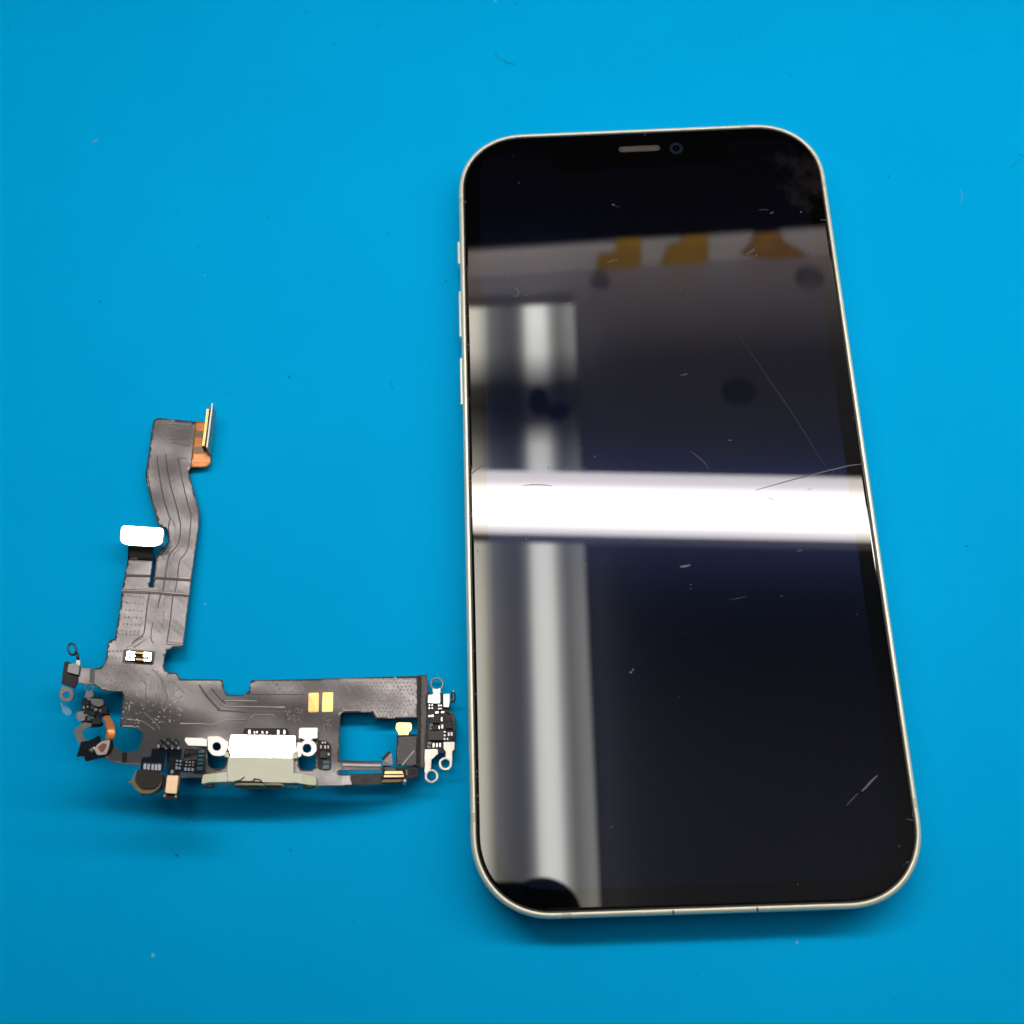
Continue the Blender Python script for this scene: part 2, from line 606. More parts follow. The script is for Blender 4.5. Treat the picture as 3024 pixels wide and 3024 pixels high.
def under_shelf(u, v, r, h, name, lb):  # plain dark disc standing for a round dark spot under the shelf
    P = at(u * K, v * K, TH)
    d = P - CAM
    d[2] = -d[2]
    c = P + d * ((ZB - h - P[2]) / d[2])
    o_ = circ(c[0], c[1], r, r * 0.85, n=28)
    i_ = circ(c[0], c[1], r * 0.72, r * 0.6, n=28)
    n = len(o_)
    V = [(x, y, ZB - 0.2) for x, y in o_] + [(x, y, ZB - h) for x, y in i_]
    disc_mat = M['shelf_disc']
    ob = mesh(name, V, [tuple(range(n, 2 * n))] + [(i, (i + 1) % n, (i + 1) % n + n, i + n) for i in range(n)], disc_mat, None, lb)
    ob["category"] = "cable grommet"
    ob["group"] = "dark discs under the shelf"


under_shelf(1397, 733, 10.5, 5, "dark_disc", "soft dark round disc under the shelf, mirrored right of the screen's middle")
under_shelf(1133, 527, 6.5, 4, "dark_disc", "small dark disc under the shelf, mirrored just below the leftmost tape")
under_shelf(1530, 520, 9.0, 4, "dark_disc", "dark disc under the shelf, mirrored at the right screen edge below the tapes")


# work lamp: one long tube with a dark housing above
def emission_tube_mat(name, color, s_mid, s_edge, s_back, axis):
    m = bpy.data.materials.new(name)
    m.use_nodes = True
    nt = m.node_tree
    for n in list(nt.nodes):
        if n.type == 'BSDF_PRINCIPLED':
            nt.nodes.remove(n)
    out = nt.nodes["Material Output"]
    em = nt.nodes.new("ShaderNodeEmission")
    em.inputs[0].default_value = (*color, 1)
    tc = nt.nodes.new("ShaderNodeTexCoord")
    dt = nt.nodes.new("ShaderNodeVectorMath")
    dt.operation = 'DOT_PRODUCT'
    a = np.array(axis, float)
    a /= np.linalg.norm(a)
    dt.inputs[1].default_value = tuple(a)
    nt.links.new(tc.outputs["Normal"], dt.inputs[0])
    cr = nt.nodes.new("ShaderNodeFloatCurve")
    cv = cr.mapping.curves[0]
    mr = nt.nodes.new("ShaderNodeMapRange")
    mr.inputs[1].default_value = -1
    mr.inputs[2].default_value = 1
    nt.links.new(dt.outputs["Value"], mr.inputs[0])
    nt.links.new(mr.outputs[0], cr.inputs["Value"])
    mx = max(s_mid, s_edge)
    cv.points[0].location = (0.0, s_back / mx)
    cv.points[1].location = (1.0, s_mid / mx)
    for x, y in ((0.44, s_back / mx), (0.54, s_edge / mx), (0.83, s_edge * 1.3 / mx), (0.94, s_mid / mx * 0.97)):
        cv.points.new(x, y)
    for p in cv.points:
        p.handle_type = 'VECTOR'
    cr.mapping.update()
    ml = nt.nodes.new("ShaderNodeMath")
    ml.operation = 'MULTIPLY'
    ml.inputs[1].default_value = mx
    nt.links.new(cr.outputs[0], ml.inputs[0])
    nt.links.new(ml.outputs[0], em.inputs[1])
    nt.links.new(em.outputs[0], out.inputs["Surface"])
    return m


ZL = 252.5
XL0, XL1 = -168.0, 430.0


def lamp_y(x):
    return 156.6 - 0.0617 * x


def work_lamp():
    t = thing("work_lamp", "white tube lamp mirrored as the broad white band across the phone glass", "lamp", (60, 152, ZL))
    # towards the bench: the tube is turned so that its frosted front faces the worker
    ax = (0, -0.47, -0.88)
    lm = emission_tube_mat("lamp_glow", (1.0, 0.925, 0.915), 25.5, 9.3, 15.0, ax)
    V, Fc = [], []
    n = 48
    for x in np.linspace(XL0, XL1, 13):
        for k in range(n):
            a = 2 * math.pi * k / n
            V.append((x, lamp_y(x) + 13 * math.cos(a), ZL + 13 * math.sin(a)))
    for i in range(12):
        for k in range(n):
            Fc.append((i * n + k, i * n + (k + 1) % n, (i + 1) * n + (k + 1) % n, (i + 1) * n + k))
    mesh("glowing_tube", V, Fc, lm, t, smooth=True)
    for x in (XL0 - 8, XL1 + 8):
        V, Fc = [], []
        for dx in (-8.2, 8.2):
            for k in range(n):
                a = 2 * math.pi * k / n
                V.append((x + dx, lamp_y(x) + 13.6 * math.cos(a), ZL + 13.6 * math.sin(a)))
        Fc = [tuple(range(n)), tuple(range(n, 2 * n))] + [(k, (k + 1) % n, (k + 1) % n + n, k + n) for k in range(n)]
        mesh("end_cap", V, Fc, M['fascia'], t)
    # housing
    pts = [(-13, 13.5), (13, 13.5), (8, 26), (-8, 26)]
    V = []
    for x in (XL0 - 12, XL1 + 12):
        V += [(x, lamp_y(x) + a, ZL + b) for a, b in pts]
    mesh("lamp_housing", V, [(0, 1, 2, 3), (7, 6, 5, 4), (0, 4, 5, 1), (1, 5, 6, 2), (2, 6, 7, 3), (3, 7, 4, 0)], M['housing'], t)
    for x in (-120, 270):
        box("hanger", x, lamp_y(x), (ZL + 26 + ZB) / 2, 6, 6, ZB - ZL - 26, M['housing'], t)


work_lamp()
ul = bpy.data.lights.new("fascia_fill", 'AREA')  # unseen fill light, added to brighten the shelf fascia
ul.shape = 'RECTANGLE'
ul.size = 0.5
ul.size_y = 0.008
ul.energy = 0.34
ul.spread = math.radians(38)
ul.color = (1.0, 0.95, 0.92)
uo = bpy.data.objects.new("fascia_fill_light", ul)
C.objects.link(uo)
uo.location = (0.1, 0.172, 0.284)
uo.rotation_euler = (math.radians(90 + 29), 0, 0)


def ceiling_strip():
    z = 424.5
    t = thing("strip_light", "dim grey strip light mirrored down the left side of the phone glass", "lamp", (0, 150, z))

    def bx(name, x0, x1, y0, y1, z0, z1, m):
        V = []
        for y in (y0, y1):
            sh = 4.2 * (y - 346) / 350.0
            V += [(x0 + sh, y, z0), (x1 + sh, y, z0), (x1 + sh, y, z1), (x0 + sh, y, z1)]
        return mesh(name, V, [(0, 1, 2, 3), (7, 6, 5, 4), (0, 4, 5, 1), (1, 5, 6, 2), (2, 6, 7, 3), (3, 7, 4, 0)], m, t)
    bx("tray", -75, 45.5, -45, 346, z + 6, z + 12.6, M['tray'])

    # frosted cover: its bright stripes and dim gap are painted into the emission
    m = bpy.data.materials.new("frosted_cover_glow")
    m.use_nodes = True
    nt = m.node_tree
    b = nt.nodes["Principled BSDF"]
    b.inputs["Base Color"].default_value = (0.10, 0.10, 0.095, 1)
    b.inputs["Emission Color"].default_value = (1.0, 0.98, 0.90, 1)
    tc = nt.nodes.new("ShaderNodeTexCoord")
    sp = nt.nodes.new("ShaderNodeSeparateXYZ")
    nt.links.new(tc.outputs["Object"], sp.inputs[0])
    sh = nt.nodes.new("ShaderNodeMath")
    sh.operation = 'MULTIPLY_ADD'
    sh.inputs[1].default_value = -4.2 / 350.0
    nt.links.new(sp.outputs["Y"], sh.inputs[0])
    sx_ = nt.nodes.new("ShaderNodeMath")
    sx_.operation = 'ADD'
    sx_.inputs[1].default_value = 4.15 * S
    nt.links.new(sp.outputs["X"], sx_.inputs[0])
    nt.links.new(sx_.outputs[0], sh.inputs[2])

    def curve(sock, lo, hi, pts, mx):
        mr = nt.nodes.new("ShaderNodeMapRange")
        mr.inputs[1].default_value = lo * S
        mr.inputs[2].default_value = hi * S
        nt.links.new(sock, mr.inputs[0])
        fc_ = nt.nodes.new("ShaderNodeFloatCurve")
        cv = fc_.mapping.curves[0]
        pts = [((p - lo) / (hi - lo), v / mx) for p, v in pts]
        cv.points[0].location = pts[0]
        cv.points[1].location = pts[-1]
        for p in pts[1:-1]:
            cv.points.new(*p)
        for p in cv.points:
            p.handle_type = 'VECTOR'
        fc_.mapping.update()
        nt.links.new(mr.outputs[0], fc_.inputs["Value"])
        return fc_.outputs[0]
    side = curve(sh.outputs[0], -80, 50, [(-80, 1.4), (-50, 1.6), (-26, 2.4), (-19, 9.5), (-13, 7.5), (-7, 1.9), (0, 1.15), (5, 0.95), (9, 0.95), (31, 1.2), (34, 1.3), (38, 2.3), (42, 2.9), (45, 2.8), (50, 2.8)], 10)
    mid = curve(sh.outputs[0], -80, 50, [(-80, 0), (-20, 0), (7, 0), (10, 0.5), (13, 2.4), (16.5, 9.6), (21, 11.6), (26, 10.4), (30.5, 3.2), (35, 0.3), (38, 0), (50, 0)], 13.4)
    fs_ = curve(sp.outputs["Y"], -50, 350, [(-50, 1.0), (150, 1.0), (205, 0.8), (240, 0.5), (262, 0.12), (278, 0.03), (292, 0.06), (304, 0.5), (316, 1.0), (335, 1.15), (350, 1.1)], 1.15)
    fm_ = curve(sp.outputs["Y"], -50, 350, [(-50, 1.0), (150, 1.0), (225, 0.95), (252, 0.75), (262, 0.25), (268, 0.02), (290, 0.03), (300, 0.35), (314, 0.95), (335, 1.15), (350, 1.1)], 1.15)

    def mul(a_, b_, k):
        x_ = nt.nodes.new("ShaderNodeMath")
        x_.operation = 'MULTIPLY'
        nt.links.new(a_, x_.inputs[0])
        nt.links.new(b_, x_.inputs[1])
        y_ = nt.nodes.new("ShaderNodeMath")
        y_.operation = 'MULTIPLY'
        y_.inputs[1].default_value = k
        nt.links.new(x_.outputs[0], y_.inputs[0])
        return y_.outputs[0]
    ad = nt.nodes.new("ShaderNodeMath")
    ad.operation = 'ADD'
    nt.links.new(mul(side, fs_, 11.5), ad.inputs[0])
    nt.links.new(mul(mid, fm_, 12.6), ad.inputs[1])
    nt.links.new(ad.outputs[0], b.inputs["Emission Strength"])
    bx("frosted_cover", -75, 45.5, -45, 346, z, z + 5, m)
    disc_pts = [(22, 280, 6, 9), (33, 273, 7, 5)]
    for i_, (cx_, cy_, rx_, ry_) in enumerate(disc_pts):
        o_ = circ(cx_ - 0.8, cy_, rx_, ry_, n=20)
        n_ = len(o_)
        z0_ = z - 3.0 - 0.5 * i_
        V = [(x_, y_, z0_) for x_, y_ in o_] + [(x_, y_, z - 0.1 + 0.02 * i_) for x_, y_ in o_]
        mesh("bracket", V, [tuple(range(n_)), tuple(range(n_, 2 * n_))] + [(i, (i + 1) % n_, (i + 1) % n_ + n_, i + n_) for i in range(n_)], M['housing'], t)


ceiling_strip()


# the phone that takes the picture, mirrored in the near left corner of the glass
def camera_phone():
    Rc = rot                     # columns: camera x, y, z axes in the world

    def w(x, y, z):
        return CAM + Rc @ np.array([x, y, z], float)
    t = thing("camera_phone", "dark picture-taking phone mirrored at the near left corner of the glass", "phone", tuple(w(-30, -60, 5)))

    def flat(name, outline, z0, z1, m, hole=None):
        n = len(outline)
        if hole is None:
            V = [w(x, y, z0) for x, y in outline] + [w(x, y, z1) for x, y in outline]
            Fc = [tuple(range(n)), tuple(reversed(range(n, 2 * n)))]
            Fc += [(i, (i + 1) % n, (i + 1) % n + n, i + n) for i in range(n)]
        else:
            V = [w(x, y, z0) for x, y in outline] + [w(x, y, z1) for x, y in outline] + [w(x, y, z0) for x, y in hole] + [w(x, y, z1) for x, y in hole]
            Fc = []
            for i in range(n):
                j = (i + 1) % n
                Fc += [(i, j, j + 2 * n, i + 2 * n), (i + n, i + 3 * n, j + 3 * n, j + n), (i, i + n, j + n, j), (i + 2 * n, j + 2 * n, j + 3 * n, i + 3 * n)]
        return mesh(name, V, Fc, m, t)
    body = rounded([(-140, 4.5), (1, 4.5), (1, -70), (-140, -70)], 9, 8)
    flat("body", body, 3.0, 11.0, M['body'])
    flat("edge_trim", rounded([(-140.6, 5.4), (1.2, 5.4), (1.2, -70.6), (-140.6, -70.6)], 9, 8), 4.5, 9.5, M['bodyedge'])
    flat("lens_plateau", circ(0.8, -6.5, 12.3, n=48), 1.6, 3.0, M['body'])
    flat("lens_ring", circ(0, 0, 5.2, n=40), 0.7, 1.6, M['blackgloss'], circ(0, 0, 3.4, n=40))
    flat("lens_ring", circ(0.8, -6.5, 10.6, n=40), 1.2, 1.6, M['dullsteel'], circ(0.8, -6.5, 10.2, n=40))
    flat("lens_glass", circ(0, 0, 4.2, n=32), 1.2, 1.6, M['portdark'])


camera_phone()

# ================================================================== the phone
W, H = 71.5, 146.7


def rrect(ins, r=12.2, n=18, p=2.12):
    """outline of the phone, inset by ins mm, corners slightly squarer than a circle"""
    R_ = max(0.5, r * 1.06 - ins)
    out = []
    for cx, cy, a0 in ((W - ins - R_, H - ins - R_, 0), (ins + R_, H - ins - R_, 90), (ins + R_, ins + R_, 180), (W - ins - R_, ins + R_, 270)):
        for k in range(n + 1):
            a = math.radians(a0 + 90 * k / n)
            c, s = math.cos(a), math.sin(a)
            out.append((cx + R_ * math.copysign(abs(c) ** (2 / p), c), cy + R_ * math.copysign(abs(s) ** (2 / p), s)))
    return out


def loft(name, prof, m, parent, label=None, smooth=True):
    """closed loft of (inset, z) profile points round the phone outline"""
    rings = [[(x, y, z) for x, y in rrect(i_)] for i_, z in prof]
    n = len(rings[0])
    V = [p for r_ in rings for p in r_]
    Fc = []
    k = len(rings)
    for i in range(k):
        j = (i + 1) % k
        for q in range(n):
            q2 = (q + 1) % n
            Fc.append((i * n + q, i * n + q2, j * n + q2, j * n + q))
    return mesh(name, V, Fc, m, parent, label, smooth=smooth)


phone = thing("phone", "black-screened phone with pale green metal frame and scratched glass lying on the blue mat", "phone", (W / 2, H / 2, 0))
prof = [(0.9, 0.35), (0.35, 0.5), (0.08, 0.85), (0.0, 1.3), (0.0, 6.35), (0.05, 6.75), (0.2, 7.1), (0.45, 7.32), (0.7, 7.38), (0.84, 7.34), (0.90, 7.2), (0.90, 6.2), (1.5, 6.2), (1.5, 0.6)]
frame = loft("frame", prof, M['frame'], phone)
# back plate
bp_ = rrect(0.9)
n = len(bp_)
mesh("back_cover", [(x, y, 0.02) for x, y in bp_] + [(x, y, 0.6) for x, y in bp_],
     [tuple(range(n)), tuple(range(n, 2 * n))] + [(i, (i + 1) % n, (i + 1) % n + n, i + n) for i in range(n)], M['creamgreen'], phone)
# gasket ring
loft("gasket", [(0.91, 6.25), (0.91, 7.12), (1.16, 7.16), (1.20, 6.25)], M['gasket'], phone)


def lid(name, prof_, m, parent, label=None):
    rings = [[(x, y, z) for x, y in rrect(i_)] for i_, z in prof_]
    n = len(rings[0])
    V = [p for r_ in rings for p in r_]
    Fc = []
    for i in range(len(rings) - 1):
        for q in range(n):
            q2 = (q + 1) % n
            Fc.append((i * n + q, i * n + q2, (i + 1) * n + q2, (i + 1) * n + q))
    Fc.append(tuple((len(rings) - 1) * n + q for q in range(n)))
    return mesh(name, V, Fc, m, parent, label)


glass = lid("front_glass", [(1.21, 6.3), (1.21, 7.28), (1.27, 7.40), (1.42, 7.48), (1.60, 7.5)], M['glass'], phone)

# display: inset sheet with the notch at the top
dx0, dx1, dy0, dy1, dr = 4.1, W - 4.1, 4.3, H - 4.1, 8.5


def display_outline():
    nx0, nx1, nd = W / 2 - 17.5, W / 2 + 17.5, 5.3
    pts = [(dx0, dy0, dr), (dx1, dy0, dr), (dx1, dy1, dr), (nx1, dy1, 1.5), (nx1 - 0.6, dy1 - nd, 3.5), (nx0 + 0.6, dy1 - nd, 3.5), (nx0, dy1, 1.5), (dx0, dy1, dr)]
    return rounded(pts, dr, 8)


do = display_outline()
n = len(do)
mesh("display_panel", [(x, y, 7.501) for x, y in do] + [(x, y, 7.516) for x, y in do],
     [tuple(range(n, 2 * n))] + [(i, (i + 1) % n, (i + 1) % n + n, i + n) for i in range(n)], M['display'], phone)

# side buttons (left) and side button (right)
for v0, v1, nm in ((722, 788, "mute_switch"), (868, 1003, "volume_button"), (1064, 1203, "volume_button")):
    ya, yb = at(1352, v0, 3.9)[1], at(1352, v1, 3.9)[1]
    box(nm, -0.05, (ya + yb) / 2, 3.9, 0.85 if nm != "mute_switch" else 1.0, abs(ya - yb), 2.3, M['frame'], phone, bev=0.18)
box("side_button", W + 0.1, 92, 3.9, 0.9, 16, 2.4, M['frame'], phone, bev=0.18)


# antenna bands: short sections of the frame profile, a hair proud of it
def band(axis, pos, wdt):
    pr = [(i_ - 0.012, z + (0.012 if z > 3 else -0.012)) for i_, z in prof[1:11]]
    V, Fc = [], []
    k = len(pr)
    for d in (-wdt / 2, wdt / 2):
        for i_, z in pr:
            if axis == 'L':
                V.append((i_, pos + d, z))
            elif axis == 'R':
                V.append((W - i_, pos + d, z))
            elif axis == 'T':
                V.append((pos + d, H - i_, z))
            else:
                V.append((pos + d, i_, z))
    for i in range(k - 1):
        Fc.append((i, i + 1, i + 1 + k, i + k))
    Fc += [tuple(range(k)), tuple(reversed(range(k, 2 * k)))]
    mesh("antenna_band", V, Fc, M['band'], phone)


band('L', at(1360, 590, 7.2)[1], 1.35)
band('L', at(1391, 2415, 7.2)[1], 1.5)
band('R', at(2440, 544, 7.2)[1], 1.35)
band('R', at(2708, 2371, 7.2)[1], 1.5)
band('T', at(2196, 366, 7.2)[0], 1.45)
band('B', at(1672, 2703, 7.2)[0], 1.6)
# seam marks in the bottom rim
for u, wd in ((1988, 0.22), (2237, 0.25)):
    x = at(u, 2695, 7.2)[0]
    box("rim_nick", x, 0.42, 7.36, wd, 0.7, 0.08, M['gasket'], phone)

# earpiece: a slot with ribs and dirt, and the front camera
eL, eR = at(1832, 443, TH), at(1944, 436, TH)
ec = (eL + eR) / 2
elen = np.linalg.norm(eR - eL)
er = 0.56


def stadium(cx, cy, L, r, n=10, rz=0.0):
    out = []
    for k in range(n + 1):
        a = -math.pi / 2 + math.pi * k / n
        out.append((L / 2 - r + r * math.cos(a), r * math.sin(a)))
    for k in range(n + 1):
        a = math.pi / 2 + math.pi * k / n
        out.append((-L / 2 + r + r * math.cos(a), r * math.sin(a)))
    return [(cx + x * math.cos(rz) - y * math.sin(rz), cy + x * math.sin(rz) + y * math.cos(rz)) for x, y in out]


erz = 0.0
st = stadium(ec[0], ec[1], elen + 0.5, er)
n = len(st)
ear = mesh("earpiece", [(x, y, 7.501) for x, y in st] + [(x, y, 7.53) for x, y in st],
           [tuple(range(n, 2 * n))] + [(i, (i + 1) % n, (i + 1) % n + n, i + n) for i in range(n)], M['slot'], phone)
V, Fc = [], []
x = ec[0] - elen / 2 + 0.3
while x < ec[0] + elen / 2 - 0.2:
    k = len(V)
    w_ = 0.05 + rnd.random() * 0.05
    hh = er * 0.72
    for (a, b) in ((-w_, -hh), (w_, -hh), (w_, hh), (-w_, hh)):
        V.append((x + a, ec[1] + b, 7.531))
    for (a, b) in ((-w_ * .5, -hh), (w_ * .5, -hh), (w_ * .5, hh), (-w_ * .5, hh)):
        V.append((x + a, ec[1] + b, 7.56 + 0.02 * rnd.random()))
    Fc += [(k + 4, k + 5, k + 6, k + 7), (k, k + 1, k + 5, k + 4), (k + 1, k + 2, k + 6, k + 5), (k + 2, k + 3, k + 7, k + 6), (k + 3, k, k + 4, k + 7)]
    x += 0.19 + rnd.random() * 0.06
ribs = mesh("mesh_rib", V, Fc, M['mesh'], ear)
ribs["kind"] = "stuff"
loop = [np.array([px_, py_, 7.53]) for px_, py_ in stadium(ec[0], ec[1], elen + 0.55, er + 0.02)]
tube("slot_rim", loop, 0.055, M['mesh'], ear, closed=True, nseg=6)

fc = at(1997, 438, TH)


def disc(name, c, r, z0, z1, m, parent, rin=None, n=32, label=None):
    a = [(c[0] + r * math.cos(2 * math.pi * k / n), c[1] + r * math.sin(2 * math.pi * k / n)) for k in range(n)]
    if rin is None:
        V = [(x, y, z0) for x, y in a] + [(x, y, z1) for x, y in a]
        Fc = [tuple(range(n, 2 * n)), tuple(reversed(range(n)))] + [(i, (i + 1) % n, (i + 1) % n + n, i + n) for i in range(n)]
    else:
        b = [(c[0] + rin * math.cos(2 * math.pi * k / n), c[1] + rin * math.sin(2 * math.pi * k / n)) for k in range(n)]
        V = [(x, y, z0) for x, y in a] + [(x, y, z1) for x, y in a] + [(x, y, z0) for x, y in b] + [(x, y, z1) for x, y in b]
        Fc = []
        for i in range(n):
            j = (i + 1) % n
            Fc += [(i, j, j + n, i + n), (i + n, j + n, j + 3 * n, i + 3 * n), (i + 2 * n, i + 3 * n, j + 3 * n, j + 2 * n), (i, i + 2 * n, j + 2 * n, j)]
    return mesh(name, V, Fc, m, parent, label)


fcam = disc("front_camera", fc, 1.35, 7.501, 7.508, M['camring'], phone, rin=0.72)
disc("camera_lens", fc, 0.72, 7.501, 7.512, M['lens'], fcam)
disc("lens_glint", fc, 0.17, 7.512, 7.516, M['lensglint'], fcam)  # blue glint painted as a small coloured disc


# scratches, chips and dust on the glass: thin raised slivers
def sliver(pts, w0, m, parent=phone, name="scratch", z=7.518):
    P = [at(u, v, z) for u, v in pts]
    n = len(P)
    V, Fc = [], []
    for i, p in enumerate(P):
        t = P[min(i + 1, n - 1)] - P[max(i - 1, 0)]
        t /= np.linalg.norm(t) + 1e-9
        s = np.array([-t[1], t[0], 0])
        k = w0 * (0.25 + 0.75 * math.sin(math.pi * (i + 0.35) / (n - 0.3)))
        V += [p - s * k / 2, p + np.array([0, 0, 0.01]), p + s * k / 2]
    for i in range(n - 1):
        Fc += [(3 * i, 3 * i + 3, 3 * i + 4, 3 * i + 1), (3 * i + 1, 3 * i + 4, 3 * i + 5, 3 * i + 2)]
    return mesh(name, V, Fc, m, parent)


def s4(x, y):          # crop of the glass centre right
    return 1950 + x * 700 / 1932, 1250 + y * 700 / 1932


def s3(x, y):
    return 1320 + x * 600 / 1932, 850 + y * 600 / 1932


def s5(x, y):
    return 1320 + x * 600 / 1932, 1350 + y * 600 / 1932


def s1(x, y):
    return 1300 + x * 600 / 1932, 320 + y * 600 / 1932


def s2(x, y):
    return 1900 + x * 600 / 1932, 320 + y * 600 / 1932


def s7(x, y):
    return 2200 + x * 600 / 1932, 2200 + y * 600 / 1932


SC, S2_, GO = M['scratch'], M['scratch2'], M['gouge']
sliver([s4(775, 545), s4(1060, 465), s4(1370, 385), s4(1540, 345), s4(1650, 330)], 0.22, SC)
sliver([(2160, 960), (2250, 1090), (2350, 1235), s4(1280, 250), s4(1395, 415)], 0.06, S2_)
sliver([s4(1411, 375), s4(1415, 440)], 0.08, S2_)
sliver([s4(245, 228), s4(310, 275), s4(360, 320), s4(395, 375)], 0.10, SC)
sliver([s4(160, 1170), s4(200, 1165), s4(245, 1155)], 0.42, SC)
sliver([s4(550, 138), s4(580, 138)], 0.25, SC)
sliver([s4(1115, 1042), s4(1155, 1035)], 0.25, S2_)
sliver([s4(560, 1440), s4(640, 1425), s4(710, 1408)], 0.10, S2_)
sliver([s5(725, 270), s5(805, 262), s5(900, 263), s5(1003, 273)], 0.20, GO)
sliver([s5(220, 172), s5(260, 135), s5(320, 90), s5(355, 60)], 0.25, SC)
sliver([s5(1068, 108), s5(1150, 103), s5(1245, 88)], 0.10, SC)
sliver([s5(1150, 134), s5(1240, 115), s5(1330, 98)], 0.13, SC)
sliver([s5(955, 92), s5(972, 108)], 0.15, S2_)
sliver([s3(1235, 1497), s3(1300, 1527)], 0.10, S2_)
sliver([s3(740, 70), s3(785, 62), s3(785, 110)][:2] , 0.2, S2_)
for pts, wv, mm_ in (
        ([(1515 + 18 * math.cos(a), 865 + 15 * math.sin(a)) for a in (-1.4, -0.9, -0.2, 0.5, 1.1)], 0.42, S2_),
        ([(1681 + 9 * math.cos(a), 901 + 7 * math.sin(a)) for a in (3.3, 4.2, 5.2, 6.2, 7.0)], 0.2, SC),
        ([(1724 + 7 * math.cos(a), 1675 + 9 * math.sin(a)) for a in (5.4, 4.7, 3.9, 3.1, 2.4)], 0.3, SC),
        ([s7(1110, 440), s7(1150, 405), s7(1200, 345), s7(1260, 290)], 0.32, SC),
        ([s7(965, 575), s7(1015, 520), s7(1075, 460)], 0.18, S2_),
        ([s7(1535, 708), s7(1580, 712), s7(1620, 722)], 0.15, S2_),
        ([s7(1595, 625), s7(1598, 670), s7(1612, 700)], 0.22, S2_),
        ([s7(1530, 1120), s7(1560, 1110)], 0.25, S2_),
        ([s2(1100, 968), s2(1150, 961), s2(1195, 965)], 0.1, S2_),
        ([s2(1205, 1000), s2(1240, 983)], 0.3, S2_),
        ([s2(1683, 1060), s2(1750, 1063)], 0.15, SC),
        ([s2(1757, 1270), s2(1787, 1270)], 0.2, SC),
        ([s2(985, 1385), s2(1040, 1350), s2(1060, 1335)], 0.5, S2_),
        ([s1(1590, 1468), s1(1640, 1445), s1(1690, 1440)], 0.12, SC),
        ([s1(1635, 914), s1(1655, 918)], 0.35, SC),
        ([s1(1655, 920), s1(1705, 940)], 0.08, S2_),
        ([s2(12, 260), s2(17, 228)], 0.15, SC),
        ([s5(742, 735), s5(755, 785)], 0.12, SC),
        ([s4(880, 605), s4(925, 625)], 0.2, GO),
        ([s4(1200, 545), s4(1235, 530)], 0.12, GO),
        ([(2515, 1232), (2530, 1240)], 0.12, S2_),
        ([(2010, 1108), (2030, 1104)], 0.2, S2_),
        ([(1800, 2445), (1812, 2440)], 0.14, S2_)):
    sliver(pts, wv, mm_)


def speck(c, r, z0, m, parent, name, zs=0.5, seed=None):
    r_ = random.Random(seed if seed is not None else rnd.random())
    V, Fc = [], []
    n = 7
    ph = r_.random() * 6
    rr = [r * (0.7 + 0.6 * r_.random()) for _ in range(n)]
    for k in range(n):
        a = ph + 2 * math.pi * k / n
        V.append((c[0] + rr[k] * math.cos(a), c[1] + rr[k] * math.sin(a), z0))
    V.append((c[0] + 0.1 * r, c[1], z0 + r * zs))
    Fc = [(k, (k + 1) % n, n) for k in range(n)] + [tuple(reversed(range(n)))]
    return V, Fc


def specks(name, lst, z0, m, parent=None, zs=0.5):
    V, Fc = [], []
    for u, v, r in lst:
        c = at(u, v, z0)
        r = r * 0.62
        a, b = speck(c, r, z0, m, parent, name, zs)
        k = len(V)
        V += a
        Fc += [tuple(i + k for i in f) for f in b]
    o = mesh(name, V, Fc, m, parent)
    o["kind"] = "stuff"
    return o


gl_specks = [(1757, 1348, 0.24)] + [(*s4(175, 178), 0.12), (*s4(640, 250), 0.1), (*s4(312, 1228), 0.13), (*s4(248, 1315), 0.2), (*s4(250, 1347), 0.18),
             (*s4(988, 1408), 0.2), (*s4(1600, 1557), 0.12), (*s4(205, 1705), 0.14), (*s4(520, 1835), 0.13)]
gl_specks += [(*s1(x, y), r) for x, y, r in ((688, 445, .12), (749, 708, .15), (697, 771, .1), (905, 1143, .08), (669, 1380, .14), (643, 1578, .17), (655, 1707, .12),
              (377, 1710, .1), (858, 1742, .1), (895, 1752, .1), (708, 1785, .2), (776, 1736, .15), (1378, 1790, .15), (935, 1675, .1), (258, 1843, .15))]
gl_specks += [(*s2(x, y), r) for x, y, r in ((888, 507, .12), (826, 391, .08), (1185, 468, .07), (1077, 1393, .28), (1500, 985, .25), (352, 1730, .2), (1643, 480, .14),
              (1643, 803, .12), (785, 908, .06), (1670, 1573, .1), (1130, 1870, .1), (275, 577, .08))]
gl_specks += [(*s5(x, y), r) for x, y, r in ((292, 893, .17), (1263, 1447, .18), (1323, 780, .1), (883, 52, .1), (478, 1162, .12), (1495, 975, .12))]
gl_specks += [(1863, 1985, 0.42), (1869, 1978, 0.3), (2005, 2057, 0.14), (*s7(1465, 962), .2), (*s7(502, 1325), .18), (*s7(1510, 1145), .15)]
specks("dust_speck", gl_specks, 7.517, M['scratch'], phone, 0.3)
specks("dark_dust_speck", [(*s5(998, 558), .17), (*s5(797, 20), .15), (*s3(770, 1468), .1), (*s3(797, 1632), .13), (*s5(427, 588), .08), (*s5(757, 1800), .1)], 7.517, M['gouge'], phone, 0.3)
# chipped rim of the glass along the left edge
edge = []
for k in range(26):
    v = 560 + rnd.random() * 1900
    p = at(1400, v, 7.4)
    edge.append((1.25 + rnd.random() * 0.12, p[1], 0.06 + rnd.random() * 0.1))
V, Fc = [], []
for x, y, r in edge:
    a, b = speck((x, y), r, 7.45, None, None, "", 0.6)
    k = len(V)
    V += a
    Fc += [tuple(i + k for i in f) for f in b]
mesh("rim_chips", V, Fc, M['gouge'], phone)["kind"] = "stuff"

